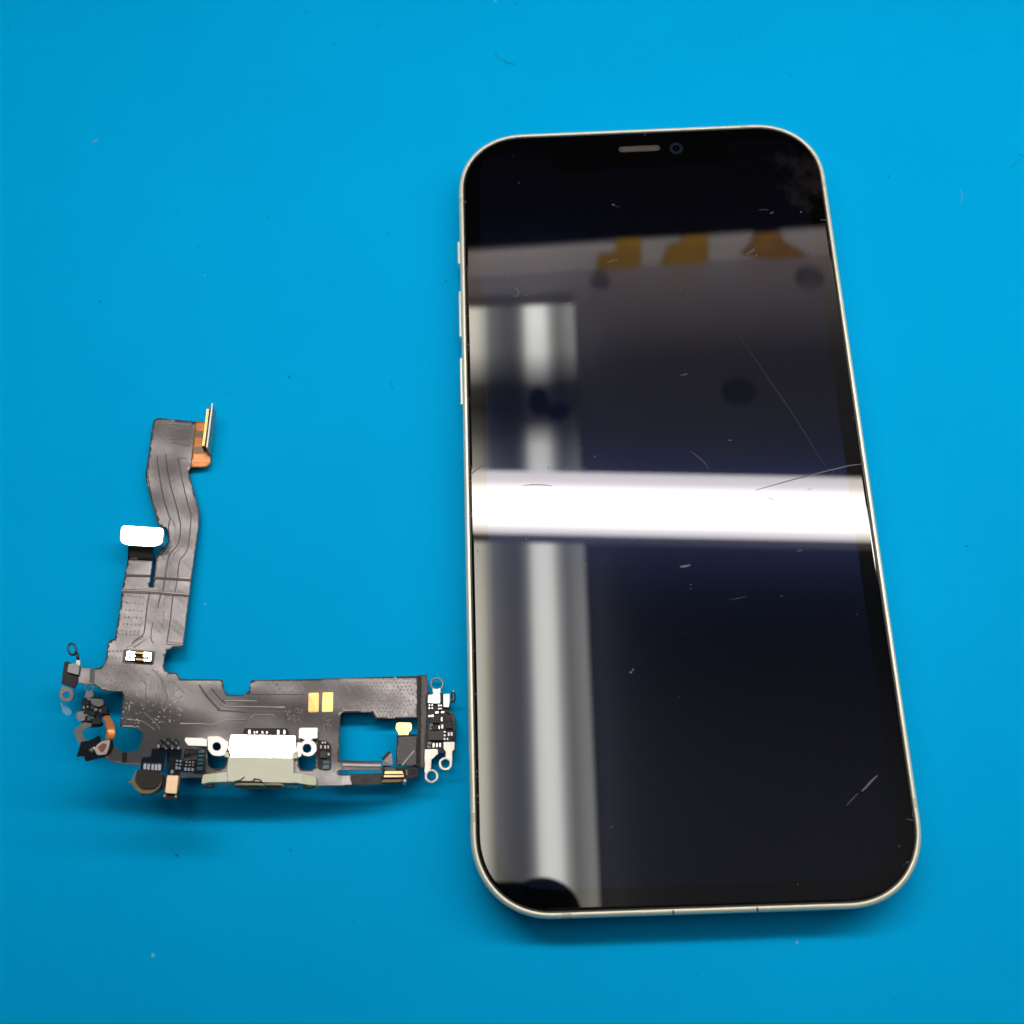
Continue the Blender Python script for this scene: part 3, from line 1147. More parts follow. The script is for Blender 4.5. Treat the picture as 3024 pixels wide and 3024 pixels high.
# ================================================================== the flex cable assembly
# height of the flexible board above the mat (photo position at 1932 px scale -> mm)
CTRL = [(340, 800, 1.5), (300, 880, 1.8), (380, 800, 1.4), (290, 800, 1.5), (330, 960, 2.4), (375, 960, 2.2), (285, 930, 2.3), (350, 1050, 3.0), (250, 1060, 3.0), (235, 1120, 3.6),
        (350, 1130, 3.2), (215, 1230, 5.0), (330, 1230, 4.0), (260, 1240, 4.5), (140, 1260, 7.5), (200, 1310, 6.5), (230, 1360, 8.0),
        (300, 1330, 5.6), (300, 1420, 10.5), (200, 1430, 12.0), (240, 1440, 12.5), (280, 1490, 17.0), (330, 1490, 15.5), (320, 1530, 17.5), (270, 1530, 19.5), (380, 1440, 6.9), (395, 1480, 7.4),
        (450, 1300, 3.4), (450, 1370, 5.8), (420, 1420, 7.2), (500, 1400, 6.8), (420, 1480, 7.4), (500, 1480, 8.5), (600, 1480, 8.0), (600, 1400, 6.2),
        (560, 1310, 3.0), (700, 1290, 2.0), (790, 1290, 1.8), (650, 1450, 7.2), (700, 1350, 3.4), (760, 1470, 5.6), (790, 1400, 3.2), (820, 1280, 1.7), (850, 1400, 2.6), (820, 1465, 3.2),
        (175, 1340, 9.5), (155, 1420, 12.0), (120, 1310, 8.0), (860, 1320, 2.0)]
cp = np.array(CTRL, float)
_X = cp[:, :2] / 100.0
_r = np.sqrt(((_X[:, None] - _X[None]) ** 2).sum(-1))
_Kk = np.where(_r > 0, _r ** 2 * np.log(_r + 1e-9), 0) + 0.6 * np.eye(len(cp))
_P = np.c_[np.ones(len(cp)), _X]
_A = np.block([[_Kk, _P], [_P.T, np.zeros((3, 3))]])
_w = np.linalg.solve(_A, np.r_[cp[:, 2], 0, 0, 0])


def hgt(u, v):
    q = np.array([u / K, v / K]) / 100.0
    r = np.sqrt(((_X - q) ** 2).sum(1))
    h = (np.where(r > 0, r ** 2 * np.log(r + 1e-9), 0) * _w[:len(cp)]).sum() + _w[-3] + _w[-2:] @ q
    if u < 455 and 1520 < v < 1655:
        h += (1655 - v) / 45.0 * 1.1
    # slight waviness of the film
    h += 0.05 * math.sin(u * 0.045 + v * 0.02) + 0.04 * math.sin(v * 0.06 - u * 0.015)
    return max(0.25, h)


def fs(off=0.0):
    return lambda u, v: at(u, v, hgt(u, v) + off)


def pl(u0, v0, off, n):
    P0 = at(u0, v0, hgt(u0, v0) + off)
    n = np.asarray(n, float)
    n = n / np.linalg.norm(n)
    return (lambda u, v: at_plane(u, v, P0, n)), n, P0


def spec_n(u0, v0, off=0.0, mixz=0.0, dy=0.0):
    """normal that mirrors the work lamp to the viewer"""
    P = at(u0, v0, hgt(u0, v0) + off)
    k = (ZL - P[2]) / (CAM[2] - P[2])
    x = P[0] + (P[0] - CAM[0]) * k
    L_ = np.array([x, lamp_y(x) + dy, ZL])
    a = (CAM - P) / np.linalg.norm(CAM - P)
    b = (L_ - P) / np.linalg.norm(L_ - P)
    n = a + b
    n /= np.linalg.norm(n)
    return n * (1 - mixz) + np.array([0, 0, 1.0]) * mixz


def crop(ox, oy, s=400 / 1932.0):
    return lambda x, y, *r: (ox + x * s, oy + y * s, *[q * s for q in r])


cA, cB, cC, cD, cE, cF, cG = crop(300, 1150), crop(300, 1500), crop(150, 1850), crop(150, 2050), crop(500, 1950), crop(550, 2100), crop(950, 1950)
cH = crop(480, 2150, 200 / 1932.0)      # chip cluster close-up
cI = crop(1180, 1950, 200 / 966.0)      # right end close-up


def L(fn, *pts):
    return [fn(*p) for p in pts]


flex = thing("charging_flex_cable", "dark grey flex cable assembly with charging port, brackets and small boards, removed from a phone", "flex cable", tuple(at(480, 2080, 0)))

outer = (L(cA, (800, 405, 60), (1350, 460, 10), (1272, 1110, 10), (1245, 1160), (1245, 1200), (1388, 1710))
         + L(cB, (1392, 60), (1385, 250), (1275, 1040), (1250, 1240), (1165, 1932))
         + L(cC, (1880, 278), (1852, 302), (1740, 305), (1660, 345), (1622, 420), (1610, 560), (1640, 625), (1700, 655), (1795, 663), (1825, 690), (1842, 742))
         + L(cE, (180, 268), (740, 272), (768, 295), (775, 420), (820, 480), (865, 495), (1055, 495), (1125, 450), (1145, 400), (1155, 300), (1185, 280), (1932, 268))
         + L(cG, (1368, 222, 4), (1362, 825, 8), (770, 835), (740, 800), (725, 745), (300, 745), (268, 785), (245, 1425), (855, 1440, 5), (858, 1570, 5), (290, 1572), (245, 1582), (240, 1602),
             (290, 1628), (850, 1605, 5), (850, 1765, 5), (500, 1778), (290, 1795), (0, 1792))
         + L(cF, (1870, 1072), (600, 1000), (100, 945))
         + L(cE, (160, 1680))
         + L(cD, (1880, 1190), (1760, 1170), (1700, 1150), (1700, 835), (1678, 805), (1655, 835), (1640, 1000), (1600, 1110), (1290, 1080), (1275, 1025), (900, 972), (820, 932), (740, 905),
             (680, 900), (700, 760), (870, 640), (892, 720), (950, 790), (1050, 825), (1170, 825), (1250, 780), (1300, 650), (1300, 545), (1230, 485), (1000, 472), (985, 455))
         + L(cC, (1032, 985), (1005, 937), (730, 912), (680, 870), (620, 830), (500, 835), (400, 810), (425, 578), (560, 600), (690, 590), (752, 548), (782, 480), (815, 230), (845, 200), (905, 170))
         + L(cB, (190, 1880), (270, 1350), (285, 1180), (330, 960), (378, 700), (378, 535, 3), (735, 548, 3), (722, 800), (702, 960), (690, 1060), (668, 1100), (680, 1120), (705, 1128), (735, 1110),
             (738, 1040), (747, 960), (772, 800), (807, 615), (900, 565), (945, 480), (945, 340), (900, 288), (832, 262), (800, 215), (752, 30))
         + L(cA, (720, 1640), (640, 1320), (625, 1200), (640, 1120), (680, 860), (720, 560), (738, 440, 60)))
outer = rounded(outer, 3.0, 3)
holes = [rounded(L(cF, (305, 430), (560, 430), (560, 822), (305, 822)), 25, 7), rounded(L(cF, (1600, 455), (1845, 455), (1845, 838), (1600, 838)), 25, 7)]
board = slab("flexible_board", outer, fs(0), 0.14, M['film'], flex, holes=holes, step=7.5, smooth=True)


# raised traces and grooves following the board: ridge ribbons
def ribbon(name, pts, w_mm, h_mm, m, parent=board, off=0.0, step=5.0, flat=0.5, label=None):
    if name == 'raised_trace':
        h_mm *= 1.7
    q = []
    for a, b in zip(pts[:-1], pts[1:]):
        k = max(1, int(math.hypot(b[0] - a[0], b[1] - a[1]) / step))
        for j in range(k):
            q.append((a[0] + (b[0] - a[0]) * j / k, a[1] + (b[1] - a[1]) * j / k))
    q.append(pts[-1][:2])
    P = [at(u, v, hgt(u, v) + off) for u, v in q]
    V, Fc = [], []
    n = len(P)
    for i, p in enumerate(P):
        t = P[min(i + 1, n - 1)] - P[max(i - 1, 0)]
        t /= np.linalg.norm(t) + 1e-9
        s = np.array([-t[1], t[0], 0])
        V += [p - s * w_mm / 2 - np.array([0, 0, .03]), p - s * w_mm / 2 * flat + np.array([0, 0, h_mm]), p + s * w_mm / 2 * flat + np.array([0, 0, h_mm]), p + s * w_mm / 2 - np.array([0, 0, .03])]
    for i in range(n - 1):
        for k in range(3):
            Fc.append((4 * i + k, 4 * i + 4 + k, 4 * i + 5 + k, 4 * i + 1 + k))
    return mesh(name, V, Fc, m, parent, label, smooth=True)


def curvy(pts, n=6):
    return rounded_open(pts, 7)


def rounded_open(pts, r):
    pts = [p[:2] for p in pts]
    out = [pts[0]]
    for i in range(1, len(pts) - 1):
        P, A, B = (np.array(x, float) for x in (pts[i], pts[i - 1], pts[i + 1]))
        da, db = A - P, B - P
        la, lb = np.linalg.norm(da), np.linalg.norm(db)
        k = min(r, la * .45, lb * .45)
        a, b = P + da / la * k, P + db / lb * k
        for j in range(5):
            t = j / 4
            out.append(tuple((1 - t) ** 2 * a + 2 * t * (1 - t) * P + t * t * b))
    out.append(pts[-1])
    return out


TR, GR = M['trace'], M['groove']
grooves = [
    (L(cA, (790, 940), (800, 1080), (850, 1400), (905, 1640), (975, 1840)) + L(cB, (985, 150), (950, 250), (965, 420)), 0.30),
    (L(cA, (915, 920), (935, 1130), (990, 1400), (1060, 1640), (1115, 1880)) + L(cB, (1130, 220), (1115, 430), (1080, 540), (970, 660), (940, 760), (905, 990), (880, 1160), (830, 1280), (800, 1420)), 0.30),
    (L(cA, (1085, 980), (1130, 1200), (1190, 1480), (1260, 1740)) + L(cB, (1280, 110), (1260, 340), (1230, 580), (1195, 650), (1115, 740), (1095, 860), (1080, 1020), (1050, 1180), (1010, 1280), (985, 1550), (930, 1930)), 0.26),
    (L(cB, (785, 680), (765, 960)), 0.24),
    (L(cA, (660, 1220), (690, 1420), (790, 1880)), 0.26),
    (L(cB, (690, 1200), (650, 1380), (625, 1640), (600, 1810), (480, 1890), (430, 1930)), 0.30),
    (L(cB, (735, 1630), (710, 1750), (700, 1860), (730, 1932)), 0.22),
    (L(cE, (420, 350), (520, 500), (660, 660), (720, 710)), 0.5),
    (L(cE, (600, 400), (700, 520), (790, 620)), 0.5),
    (L(cE, (1100, 490), (1500, 487), (1930, 490)), 0.22),
    (L(cE, (680, 715), (1100, 745)), 0.4),
    (L(cF, (1420, 40), (1440, 160)), 0.2),
]
for pts, wv in grooves:
    ribbon("trace_groove", rounded_open(pts, 8), wv * 0.8, 0.012, GR, board, 0.02)
traces = [
    (L(cA, (850, 485), (1060, 492), (1290, 515)), 0.34),
    (L(cA, (905, 530), (1010, 530), (1040, 560), (1200, 568)), 0.30),
    (L(cA, (960, 705), (1100, 708), (1255, 716)), 0.26),
    (L(cA, (1000, 760), (1090, 760), (1110, 785), (1245, 790)), 0.28),
    (L(cA, (1100, 975), (1215, 978)), 0.30),
    (L(cB, (1010, 160), (1060, 300), (1020, 520), (900, 640), (850, 760)), 0.26),
    (L(cB, (1090, 580), (1010, 680), (985, 780)), 0.26),
    (L(cC, (1140, 290), (1180, 235), (1310, 150)), 0.28),
    (L(cC, (1180, 295), (1360, 185)), 0.34),
    (L(cE, (790, 575), (1000, 575), (1250, 580)), 0.42),
    (L(cE, (730, 625), (810, 660), (1100, 662), (1660, 672)), 0.42),
    (L(cE, (620, 400), (770, 560)), 0.35),
    (L(cE, (160, 900), (400, 905), (630, 918), (740, 862), (860, 845), (1085, 850)), 0.36),
    (L(cC, (1480, 640), (1560, 720), (1620, 860), (1660, 1010), (1650, 1170), (1590, 1190), (1570, 1100), (1560, 960)), 0.30),
    (L(cE, (1160, 820), (1200, 775), (1460, 772), (1510, 800)), 0.25),
    (L(cD, (1330, 260), (1480, 390), (1560, 500)), 0.3),
    (L(cD, (1090, 360), (1300, 380), (1480, 500)), 0.25),
    (L(cC, (1290, 760), (1350, 800), (1360, 1000), (1330, 1180)), 0.22),
]
for pts, wv in traces:
    ribbon("raised_trace", rounded_open(pts, 8), wv, 0.06, TR, board, 0.0)
# fold steps across the neck
for a, b in ((cB(330, 965), cB(702, 975)), (cB(740, 1000), cB(1275, 1035))):
    ribbon("fold_crease", [a, b], 0.55, 0.02, GR, board, 0.025)
ribbon("fold_crease", [cB(285, 1175), cB(700, 1190), cB(1250, 1235)], 0.55, 0.10, TR, board, 0.0)
ribbon("fold_crease", [cB(280, 1205), cB(700, 1222), cB(1248, 1262)], 0.22, 0.015, GR, board, 0.025)
ribbon("fold_crease", [cC(1640, 240), cC(1875, 262)], 0.6, 0.08, TR, board, 0.0)
ribbon("fold_crease", [cG(292, 1432), cG(292, 1572)], 0.2, 0.015, GR, board, 0.02)
ribbon("fold_crease", [cG(300, 1500), cG(850, 1512)], 0.9, 0.10, TR, board, 0.0)


# small embossed via dots: one part, thousands are too small to pick apart
def dots():
    V, Fc = [], []

    def dot(u, v, r=0.16, h=0.07):
        r, h = r * 1.4, 0.032
        p = at(u, v, hgt(u, v))
        k = len(V)
        for j in range(6):
            a = j * math.pi / 3
            V.append(p + np.array([r * math.cos(a), r * math.sin(a), -0.02]))
        for j in range(6):
            a = j * math.pi / 3
            V.append(p + np.array([r * .5 * math.cos(a), r * .5 * math.sin(a), h]))
        for j in range(6):
            Fc.append((k + j, k + (j + 1) % 6, k + 6 + (j + 1) % 6, k + 6 + j))
        Fc.append(tuple(k + 6 + j for j in range(6)))
    for r_, (x0, x1, y) in enumerate(((325, 600, 1255), (305, 590, 1350), (290, 575, 1450), (270, 560, 1550), (250, 545, 1650), (235, 530, 1750), (240, 525, 1795))):
        for k in range(6):
            t = k / 5
            dot(*cB(x0 + (x1 - x0) * t, y + 20 * t))
    for (x, y) in ((915, 1245), (905, 1290), (890, 1360), (885, 1490), (885, 1530), (880, 1600), (865, 1670), (835, 1765), (975, 965), (990, 790), (950, 830), (1110, 590)):
        dot(*cB(x, y))
    for y, n_, x0 in ((350, 4, 840), (447, 4, 825), (548, 8, 815)):
        for k in range(n_):
            dot(*cC(x0 + k * 54, y + k * 2))
    rr = random.Random(3)
    poly = [p[:2] for p in L(cC, (760, 640), (1450, 600), (1800, 700), (1900, 900), (1900, 1250), (1700, 1400), (1000, 1380), (1040, 930), (700, 850))]
    c_ = 0
    while c_ < 170:
        u, v = cC(700 + rr.random() * 1230, 590 + rr.random() * 840)
        if inside(np.array([u]), np.array([v]), poly)[0]:
            dot(u, v, 0.10 + rr.random() * 0.08, 0.03 + rr.random() * 0.03)
            c_ += 1
    for y, x0 in ((310, 1480), (355, 1420), (405, 1470), (450, 1410)):
        for k in range(5):
            dot(*cE(x0 + k * 108, y - k * 1.5), 0.15, 0.06)
    for k in range(17):
        dot(*cE(880 + k * 48, 728), 0.12, 0.04)
    poly2 = [p[:2] for p in L(cG, (0, 290), (1350, 240), (1350, 810), (780, 815), (740, 720), (200, 730), (190, 440), (0, 420))]
    k_ = 0
    for i in range(26):
        for j in range(11):
            x = 10 + i * 54 + (j % 2) * 27
            y = 270 + j * 52
            u, v = cG(x + rr.uniform(-6, 6), y + rr.uniform(-6, 6))
            if inside(np.array([u]), np.array([v]), poly2)[0] and rr.random() < 0.8:
                dot(u, v, 0.13, 0.05)
    for i in range(60):
        dot(*cE(1660 + rr.random() * 260, 690 + rr.random() * 190), 0.11, 0.04)
    for i in range(14):
        dot(*cG(20 + rr.random() * 160, 790 + rr.random() * 240), 0.13, 0.05)
    o_ = mesh("via_bump", V, Fc, M['dot'], board, smooth=True)
    o_["kind"] = "stuff"


dots()


def rub_patch(poly, m, name="worn_patch"):
    slab(name, rounded(poly, 3), fs(0.012), 0.01, m, board, step=9)


# ---- amber tail and upright connector at the top
amber = slab("amber_flex", rounded(L(cA, (1345, 458, 0), (1535, 460, 4), (1500, 850, 4), (1548, 940, 40), (1560, 1010, 30), (1540, 1075, 30), (1490, 1105, 20), (1268, 1112, 0)), 4), fs(0.02), 0.14, M['copperflex'], flex, step=6, smooth=True)
slab("trace_band", L(cA, (1340, 595), (1525, 590), (1518, 690), (1332, 680)), fs(0.035), 0.02, M['copperband'], amber, step=8)
slab("trace_band", L(cA, (1318, 812), (1500, 820), (1512, 915), (1306, 920)), fs(0.035), 0.02, M['copperband'], amber, step=8)
for a, b in (((1345, 535), (1530, 537)), ((1285, 1040), (1535, 1045))):
    ribbon("trace_line", [cA(*a), cA(*b)], 0.10, 0.01, M['copper'], amber, 0.035)


def upright_connector():
    # steel plate standing on its edge; top edge high, bottom edge low
    t0, t1 = cA(1592, 195), cA(1512, 832)
    b0, b1 = cA(1642, 340), cA(1560, 935)
    T0, T1, B0, B1 = at(*t0, 5.2), at(*t1, 4.6), at(*b0, 1.8), at(*b1, 1.6)
    up = (T0 - B0)
    al = (T1 - T0)
    nn = np.cross(al, up)
    nn /= np.linalg.norm(nn)
    if nn[0] > 0:
        nn = -nn                      # pointing to the left in the photo
    q = [T0, T1, B1, B0]
    V = q + [p + nn * 0.35 for p in q]
    Fc = [(0, 1, 2, 3), (7, 6, 5, 4), (0, 4, 5, 1), (1, 5, 6, 2), (2, 6, 7, 3), (3, 7, 4, 0)]
    pl_ = mesh("upright_stiffener", V, Fc, M['steel'], flex)
    bevel(pl_, 0.08)
    # socket body on the left face
    def pt(a, h_, d):
        return T0 + al * a - up * h_ + nn * (0.35 + d)
    V = [pt(0.10, 0.08, 0), pt(0.97, 0.08, 0), pt(0.97, 0.62, 0), pt(0.10, 0.62, 0), pt(0.10, 0.08, 0.75), pt(0.97, 0.08, 0.75), pt(0.97, 0.62, 0.75), pt(0.10, 0.62, 0.75)]
    sb = mesh("socket_body", V, Fc, M['chip'], pl_)
    bevel(sb, 0.05)
    for k in range(26):
        a = 0.14 + 0.80 * k / 25
        c = pt(a, 0.055, 0.5)
        d_al = al / np.linalg.norm(al)
        d_up = up / np.linalg.norm(up)
        V2 = []
        for sx in (-1, 1):
            for sy in (-1, 1):
                for sz in (-1, 1):
                    V2.append(c + d_al * sx * 0.07 + nn * sy * 0.22 + d_up * sz * 0.07)
        F2 = [(0, 1, 3, 2), (4, 6, 7, 5), (0, 4, 5, 1), (2, 3, 7, 6), (0, 2, 6, 4), (1, 5, 7, 3)]
        mesh("contact_pin", V2, F2, M['gold'], pl_)
    # the amber film curls up to meet the plate's foot
    a0, a1 = cA(1500, 850), cA(1556, 1000)


upright_connector()

# ---- silver capped connector on the short arm
u0, v0 = cB(575, 400)
n_ = spec_n(u0, v0, 1.0)
sf, nn, P0 = pl(u0, v0, 0.75, n_)
cap = slab("connector_cap", rounded(L(cB, (285, 250, 60), (885, 290, 50), (865, 510, 60), (740, 552, 30), (370, 530, 20), (262, 480, 60)), 8), sf, 0.75, M['shell'], flex, nrm=nn, bev=0.10, step=14)
slab("neck_shade", L(cB, (378, 535), (737, 550), (722, 758), (372, 735)), fs(0.04), 0.12, M['filmdark'], flex, step=10, smooth=True)  # dark sheet: shade of the upturned neck put into the colour

# ---- small socket on the board
pad = slab("socket_pad", rounded(L(cC, (1040, 325), (1490, 350), (1465, 548), (1015, 525)), 5), fs(0.05), 0.12, M['groove'], flex, step=12)
u0, v0 = cC(1255, 425)
sf, nn, P0 = pl(u0, v0, 0.75, spec_n(u0, v0, 0.6))
sock = slab("board_socket", rounded(L(cC, (1085, 348), (1440, 368), (1430, 497), (1065, 478)), 4), sf, 0.6, M['shell'], flex, nrm=nn, bev=0.05,
            holes=[rounded(L(cC, (1118, 378), (1400, 398), (1392, 466), (1106, 450)), 2)])
for x0, x1, y0, y1 in ((1200, 1328, 352, 388), (1192, 1322, 456, 492)):
    slab("pin_bar", L(cC, (x0, y0), (x1, y0 + 7), (x1, y1 + 7), (x0, y1)), pl(u0, v0, 0.79, nn)[0], 0.3, M['chip'], sock, nrm=nn)
sf2, nn2, _ = pl(u0, v0, 0.55, spec_n(u0, v0, 0.6))
slab("socket_floor", L(cC, (1100, 365), (1425, 385), (1415, 482), (1085, 462)), pl(u0, v0, 0.25, nn)[0], 0.2, M['portdark'], sock, nrm=nn)
slab("socket_tongue", rounded(L(cC, (1115, 412), (1345, 425), (1340, 452), (1112, 440)), 2), sf2, 0.3, M['chip'], sock, nrm=nn)
for xa, xb in ((1130, 1205), (1320, 1385)):
    slab("corner_tab", rounded(L(cC, (xa, 400), (xb, 403), (xb - 4, 438), (xa - 6, 434)), 2), pl(u0, v0, 0.68, spec_n(u0, v0, 0.6))[0], 0.2, M['shell'], sock, nrm=nn, bev=0.03)
for row, (ya, yb) in enumerate(((362, 386), (455, 478))):
    for k in range(8):
        x = 1215 + k * 13
        slab("contact_pin", L(cC, (x, ya + k * .7), (x + 7, ya + k * .7), (x + 7, yb + k * .7), (x, yb + k * .7)), pl(u0, v0, 0.85, nn)[0], 0.2, M['gold'], sock, nrm=nn)

# ---- two gold pads
for k, pts in enumerate((((-188, 465), (-40, 460), (-45, 738), (-193, 742)), ((12, 458), (165, 455), (160, 735), (2, 738)))):
    pts = list(pts)
    a_ = slab("pad_surround", rounded([(x_ + dx_, y_ + dy_) for (x_, y_), (dx_, dy_) in zip(L(cG, *pts), ((-5, -5), (5, -5), (5, 5), (-5, 5)))], 5), fs(0.03), 0.05, M['film'], flex, step=10)
    slab("gold_pad", rounded(L(cG, *pts), 4), fs(0.09), 0.08, M['gold'], flex, bev=0.02)


# ================== charging port
def charging_port():
    u0, v0 = cF(1085, 620)
    n0 = spec_n(u0, v0, 1.2)
    sf, nn, P0 = pl(u0, v0, 1.6, n0)
    bodyoff = P0 - nn * 0.10

    def s_body(u, v):
        return at_plane(u, v, bodyoff, nn)

    def s_low(d):
        q = P0 - nn * d
        return lambda u, v: at_plane(u, v, q, nn)
    shell = slab("port_shell", rounded(L(cF, (635, 338), (1555, 350), (1562, 565), (1518, 598), (1510, 668), (628, 656), (630, 595), (605, 560)), 3), sf, 1.9, M['shell'], flex, nrm=nn, bev=0.10)
    body = slab("port_body", rounded(L(cF, (605, 640), (1525, 650), (1530, 1022), (1100, 1012), (575, 1000)), 2.5), s_body, 3.0, M['cream'], flex, nrm=nn, bev=0.18)
    # side ears
    slab("body_foot", rounded(L(cF, (560, 580), (610, 585), (605, 660), (545, 650)), 2), s_low(0.5), 1.2, M['cream'], body, nrm=nn, bev=0.08)
    slab("body_foot", rounded(L(cF, (1515, 590), (1580, 575), (1580, 675), (1515, 670)), 2), s_low(0.5), 1.2, M['cream'], body, nrm=nn, bev=0.08)
    for w_in, w_out, dirx in ((L(cF, (430, 885), (580, 868), (585, 1005), (425, 1012)), L(cF, (240, 905), (430, 885), (428, 1012), (330, 1012), (215, 1040)), -1),
                              (L(cF, (1520, 882), (1660, 900), (1655, 1035), (1522, 1012)), L(cF, (1655, 900), (1845, 935), (1858, 1055), (1760, 1052), (1650, 1035)), 1)):
        slab("mount_wing", rounded(w_in, 2), s_low(0.1 if dirx > 0 else -0.5), 2.5, M['cream'], flex, nrm=nn, bev=0.15)
        w_ = slab("wing_tip", rounded(w_out, 5), s_low(0.25 if dirx > 0 else -0.4), 2.3, M['creamgreen'], flex, nrm=nn, bev=0.2)
        # screw on the end face
        c = at_plane(*cF(322 if dirx < 0 else 1752, 1075 if dirx < 0 else 1080), P0 - nn * 1.4, nn)
        loop_ = [c + np.array([0.85 * math.cos(a), -0.05, 0.0]) + nn * 0.45 * math.sin(a) for a in np.linspace(0, 2 * math.pi, 17)[:-1]]
        tube("screw_rim", loop_, 0.16, M['copper'], w_, closed=True, nseg=6)
    # port mouth on the end face
    ax = np.cross(nn, [1, 0, 0])
    ax /= np.linalg.norm(ax)
    if ax[1] > 0:
        ax = -ax                      # out of the end face, towards the viewer's side
    for (xa, xb) in ((700, 1135), (1105, 1395)):
        pa, pb = at_plane(*cF(xa, 1065), P0 - nn * 1.25, nn), at_plane(*cF(xb, 1068), P0 - nn * 1.25, nn)
        cx_ = (pa + pb) / 2
        hl = np.linalg.norm(pb - pa) / 2
        ux = (pb - pa) / (2 * hl)
        rr_ = 0.85
        lp = []
        for a in np.linspace(-math.pi / 2, math.pi / 2, 9):
            lp.append(cx_ + ux * (hl - rr_ + rr_ * math.cos(a)) + nn * rr_ * math.sin(a))
        for a in np.linspace(math.pi / 2, 1.5 * math.pi, 9):
            lp.append(cx_ + ux * (-hl + rr_ + rr_ * math.cos(a)) + nn * rr_ * math.sin(a))
        mouth = tube("port_rim", lp, 0.26, M['port'], flex, closed=True, nseg=8)
        k = len(lp)
        mesh("port_opening", [p - ax * 0.05 for p in lp] + [p - ax * 1.2 for p in lp],
             [tuple(range(k, 2 * k))] + [(i, (i + 1) % k, (i + 1) % k + k, i + k) for i in range(k)], M['portdark'], mouth)
    # lint caught on the body
    for pts in (((690, 1000), (770, 985), (830, 938)), ((700, 1004), (850, 1000), (1080, 1010)), ((960, 965), (1050, 975), (1080, 1005)), ((930, 1000), (980, 975))):
        P_ = [at_plane(*cF(*p), P0 + nn * 0.05, nn) for p in pts]
        tube("lint_fibre", P_, 0.09, M['dirt'], body, nseg=5)
    # rings either side
    def ring_tab(name, outline, hc, hr, off, thick=0.5):
        return slab(name, outline, s_low(off), thick, M['tab'], flex, nrm=nn, bev=0.08, holes=[circ(*hc, hr, n=26)])
    ring_tab("screw_tab", rounded(L(cF, (305, 362, 20), (470, 356, 60), (540, 400), (565, 425), (600, 428), (600, 520), (572, 560), (555, 625), (520, 635), (470, 640, 60), (370, 632, 60), (305, 540, 60)), 6), cF(435, 503), 12.6, 0.9)
    o1 = circ(*cF(1738, 525), 25.5, n=30)
    ring_tab("screw_tab", o1, cF(1722, 530), 12.6, 0.9)
    slab("tab_link", rounded(L(cF, (1585, 445), (1640, 445), (1640, 640), (1600, 658), (1570, 655)), 2), s_low(1.0), 0.4, M['tab'], flex, nrm=nn, bev=0.06)
    slab("tab_plate", rounded(L(cF, (1628, 238), (1872, 236), (1872, 385), (1800, 392), (1790, 410), (1680, 410), (1660, 390), (1604, 385), (1608, 262)), 3), s_low(0.95), 0.45, M['tab'], flex, nrm=nn, bev=0.08)
    slab("tab_plate", rounded(L(cE, (230, 1102), (480, 1108), (500, 1122), (538, 1125), (532, 1228), (488, 1222), (215, 1212), (208, 1195)), 3), pl(*cE(370, 1165), 0.45, spec_n(*cE(370, 1165), 0.4))[0], 0.4, M['tab'], flex, nrm=nn, bev=0.08)
    # black terminal row behind the shell
    tr = slab("terminal_block", rounded(L(cF, (830, 243), (1440, 243), (1455, 345), (800, 342)), 4), s_low(1.25), 0.7, M['epoxy'], flex, nrm=nn, bev=0.05)
    for x_, y_, w_, h_ in ((900, 295, 34, 60), (972, 302, 20, 36), (1010, 300, 20, 38), (1087, 302, 26, 36), (1150, 304, 24, 36), (1312, 300, 34, 62), (1400, 300, 28, 66)):
        slab("terminal", rounded(L(cF, (x_ - w_ / 2, y_ - h_ / 2), (x_ + w_ / 2, y_ - h_ / 2), (x_ + w_ / 2, y_ + h_ / 2), (x_ - w_ / 2, y_ + h_ / 2)), 2), s_low(1.12), 0.15, M['solder'], tr, nrm=nn, bev=0.03)


charging_port()


# ================== small electronic parts
def chips(fn, lst, name, m, off, th, parent=flex, rc=0.8, bev=0.03, tilt=None):
    for it in lst:
        x_, y_, w_, h_ = it[:4]
        if name == 'solder_joint':
            w_, h_ = w_ * 0.8, h_ * 0.8
        sk = it[4] if len(it) > 4 else 0.0
        pts = L(fn, (x_ - w_ / 2 + sk, y_ - h_ / 2), (x_ + w_ / 2 + sk, y_ - h_ / 2), (x_ + w_ / 2 - sk, y_ + h_ / 2), (x_ - w_ / 2 - sk, y_ + h_ / 2))
        slab(name, rounded(pts, rc), fs(off), th, m, parent, bev=bev)


# cluster left of the port
cl = slab("component_patch", rounded(L(cH, (640, 590), (960, 600), (1030, 575), (1250, 590), (1225, 1310), (880, 1310), (880, 1270), (520, 1250), (150, 1330), (200, 1150), (330, 900), (560, 900), (600, 860)), 3), fs(0.03), 0.06, M['epoxy'], flex, step=9)
chips(cH, [(1110, 670, 170, 90, 6), (1100, 790, 160, 80, 6), (1085, 905, 160, 80, 6), (1075, 1010, 165, 80, 6), (1062, 1150, 170, 110, 8)], "capacitor", M['teal'], 0.5, 0.45, cl, 1.2, 0.06)
chips(cH, [(690, 690, 60, 110), (800, 690, 45, 80), (885, 690, 45, 80), (845, 790, 45, 60), (935, 800, 50, 60)], "resistor", M['chipgrey'], 0.4, 0.35, cl, 0.8, 0.04)
chips(cH, [(410, 930, 60, 60), (508, 940, 60, 60), (400, 1030, 60, 60), (500, 1035, 60, 60), (395, 1130, 70, 100), (478, 1140, 60, 90), (680, 965, 55, 55), (775, 970, 55, 50), (868, 975, 55, 55), (668, 1055, 50, 45),
           (765, 1055, 50, 45), (858, 1060, 50, 45), (648, 1170, 75, 110), (745, 1180, 70, 110), (850, 1185, 65, 110), (268, 1240, 80, 120, 8)], "solder_joint", M['solder'], 0.42, 0.38, cl, 1.5, 0.10)
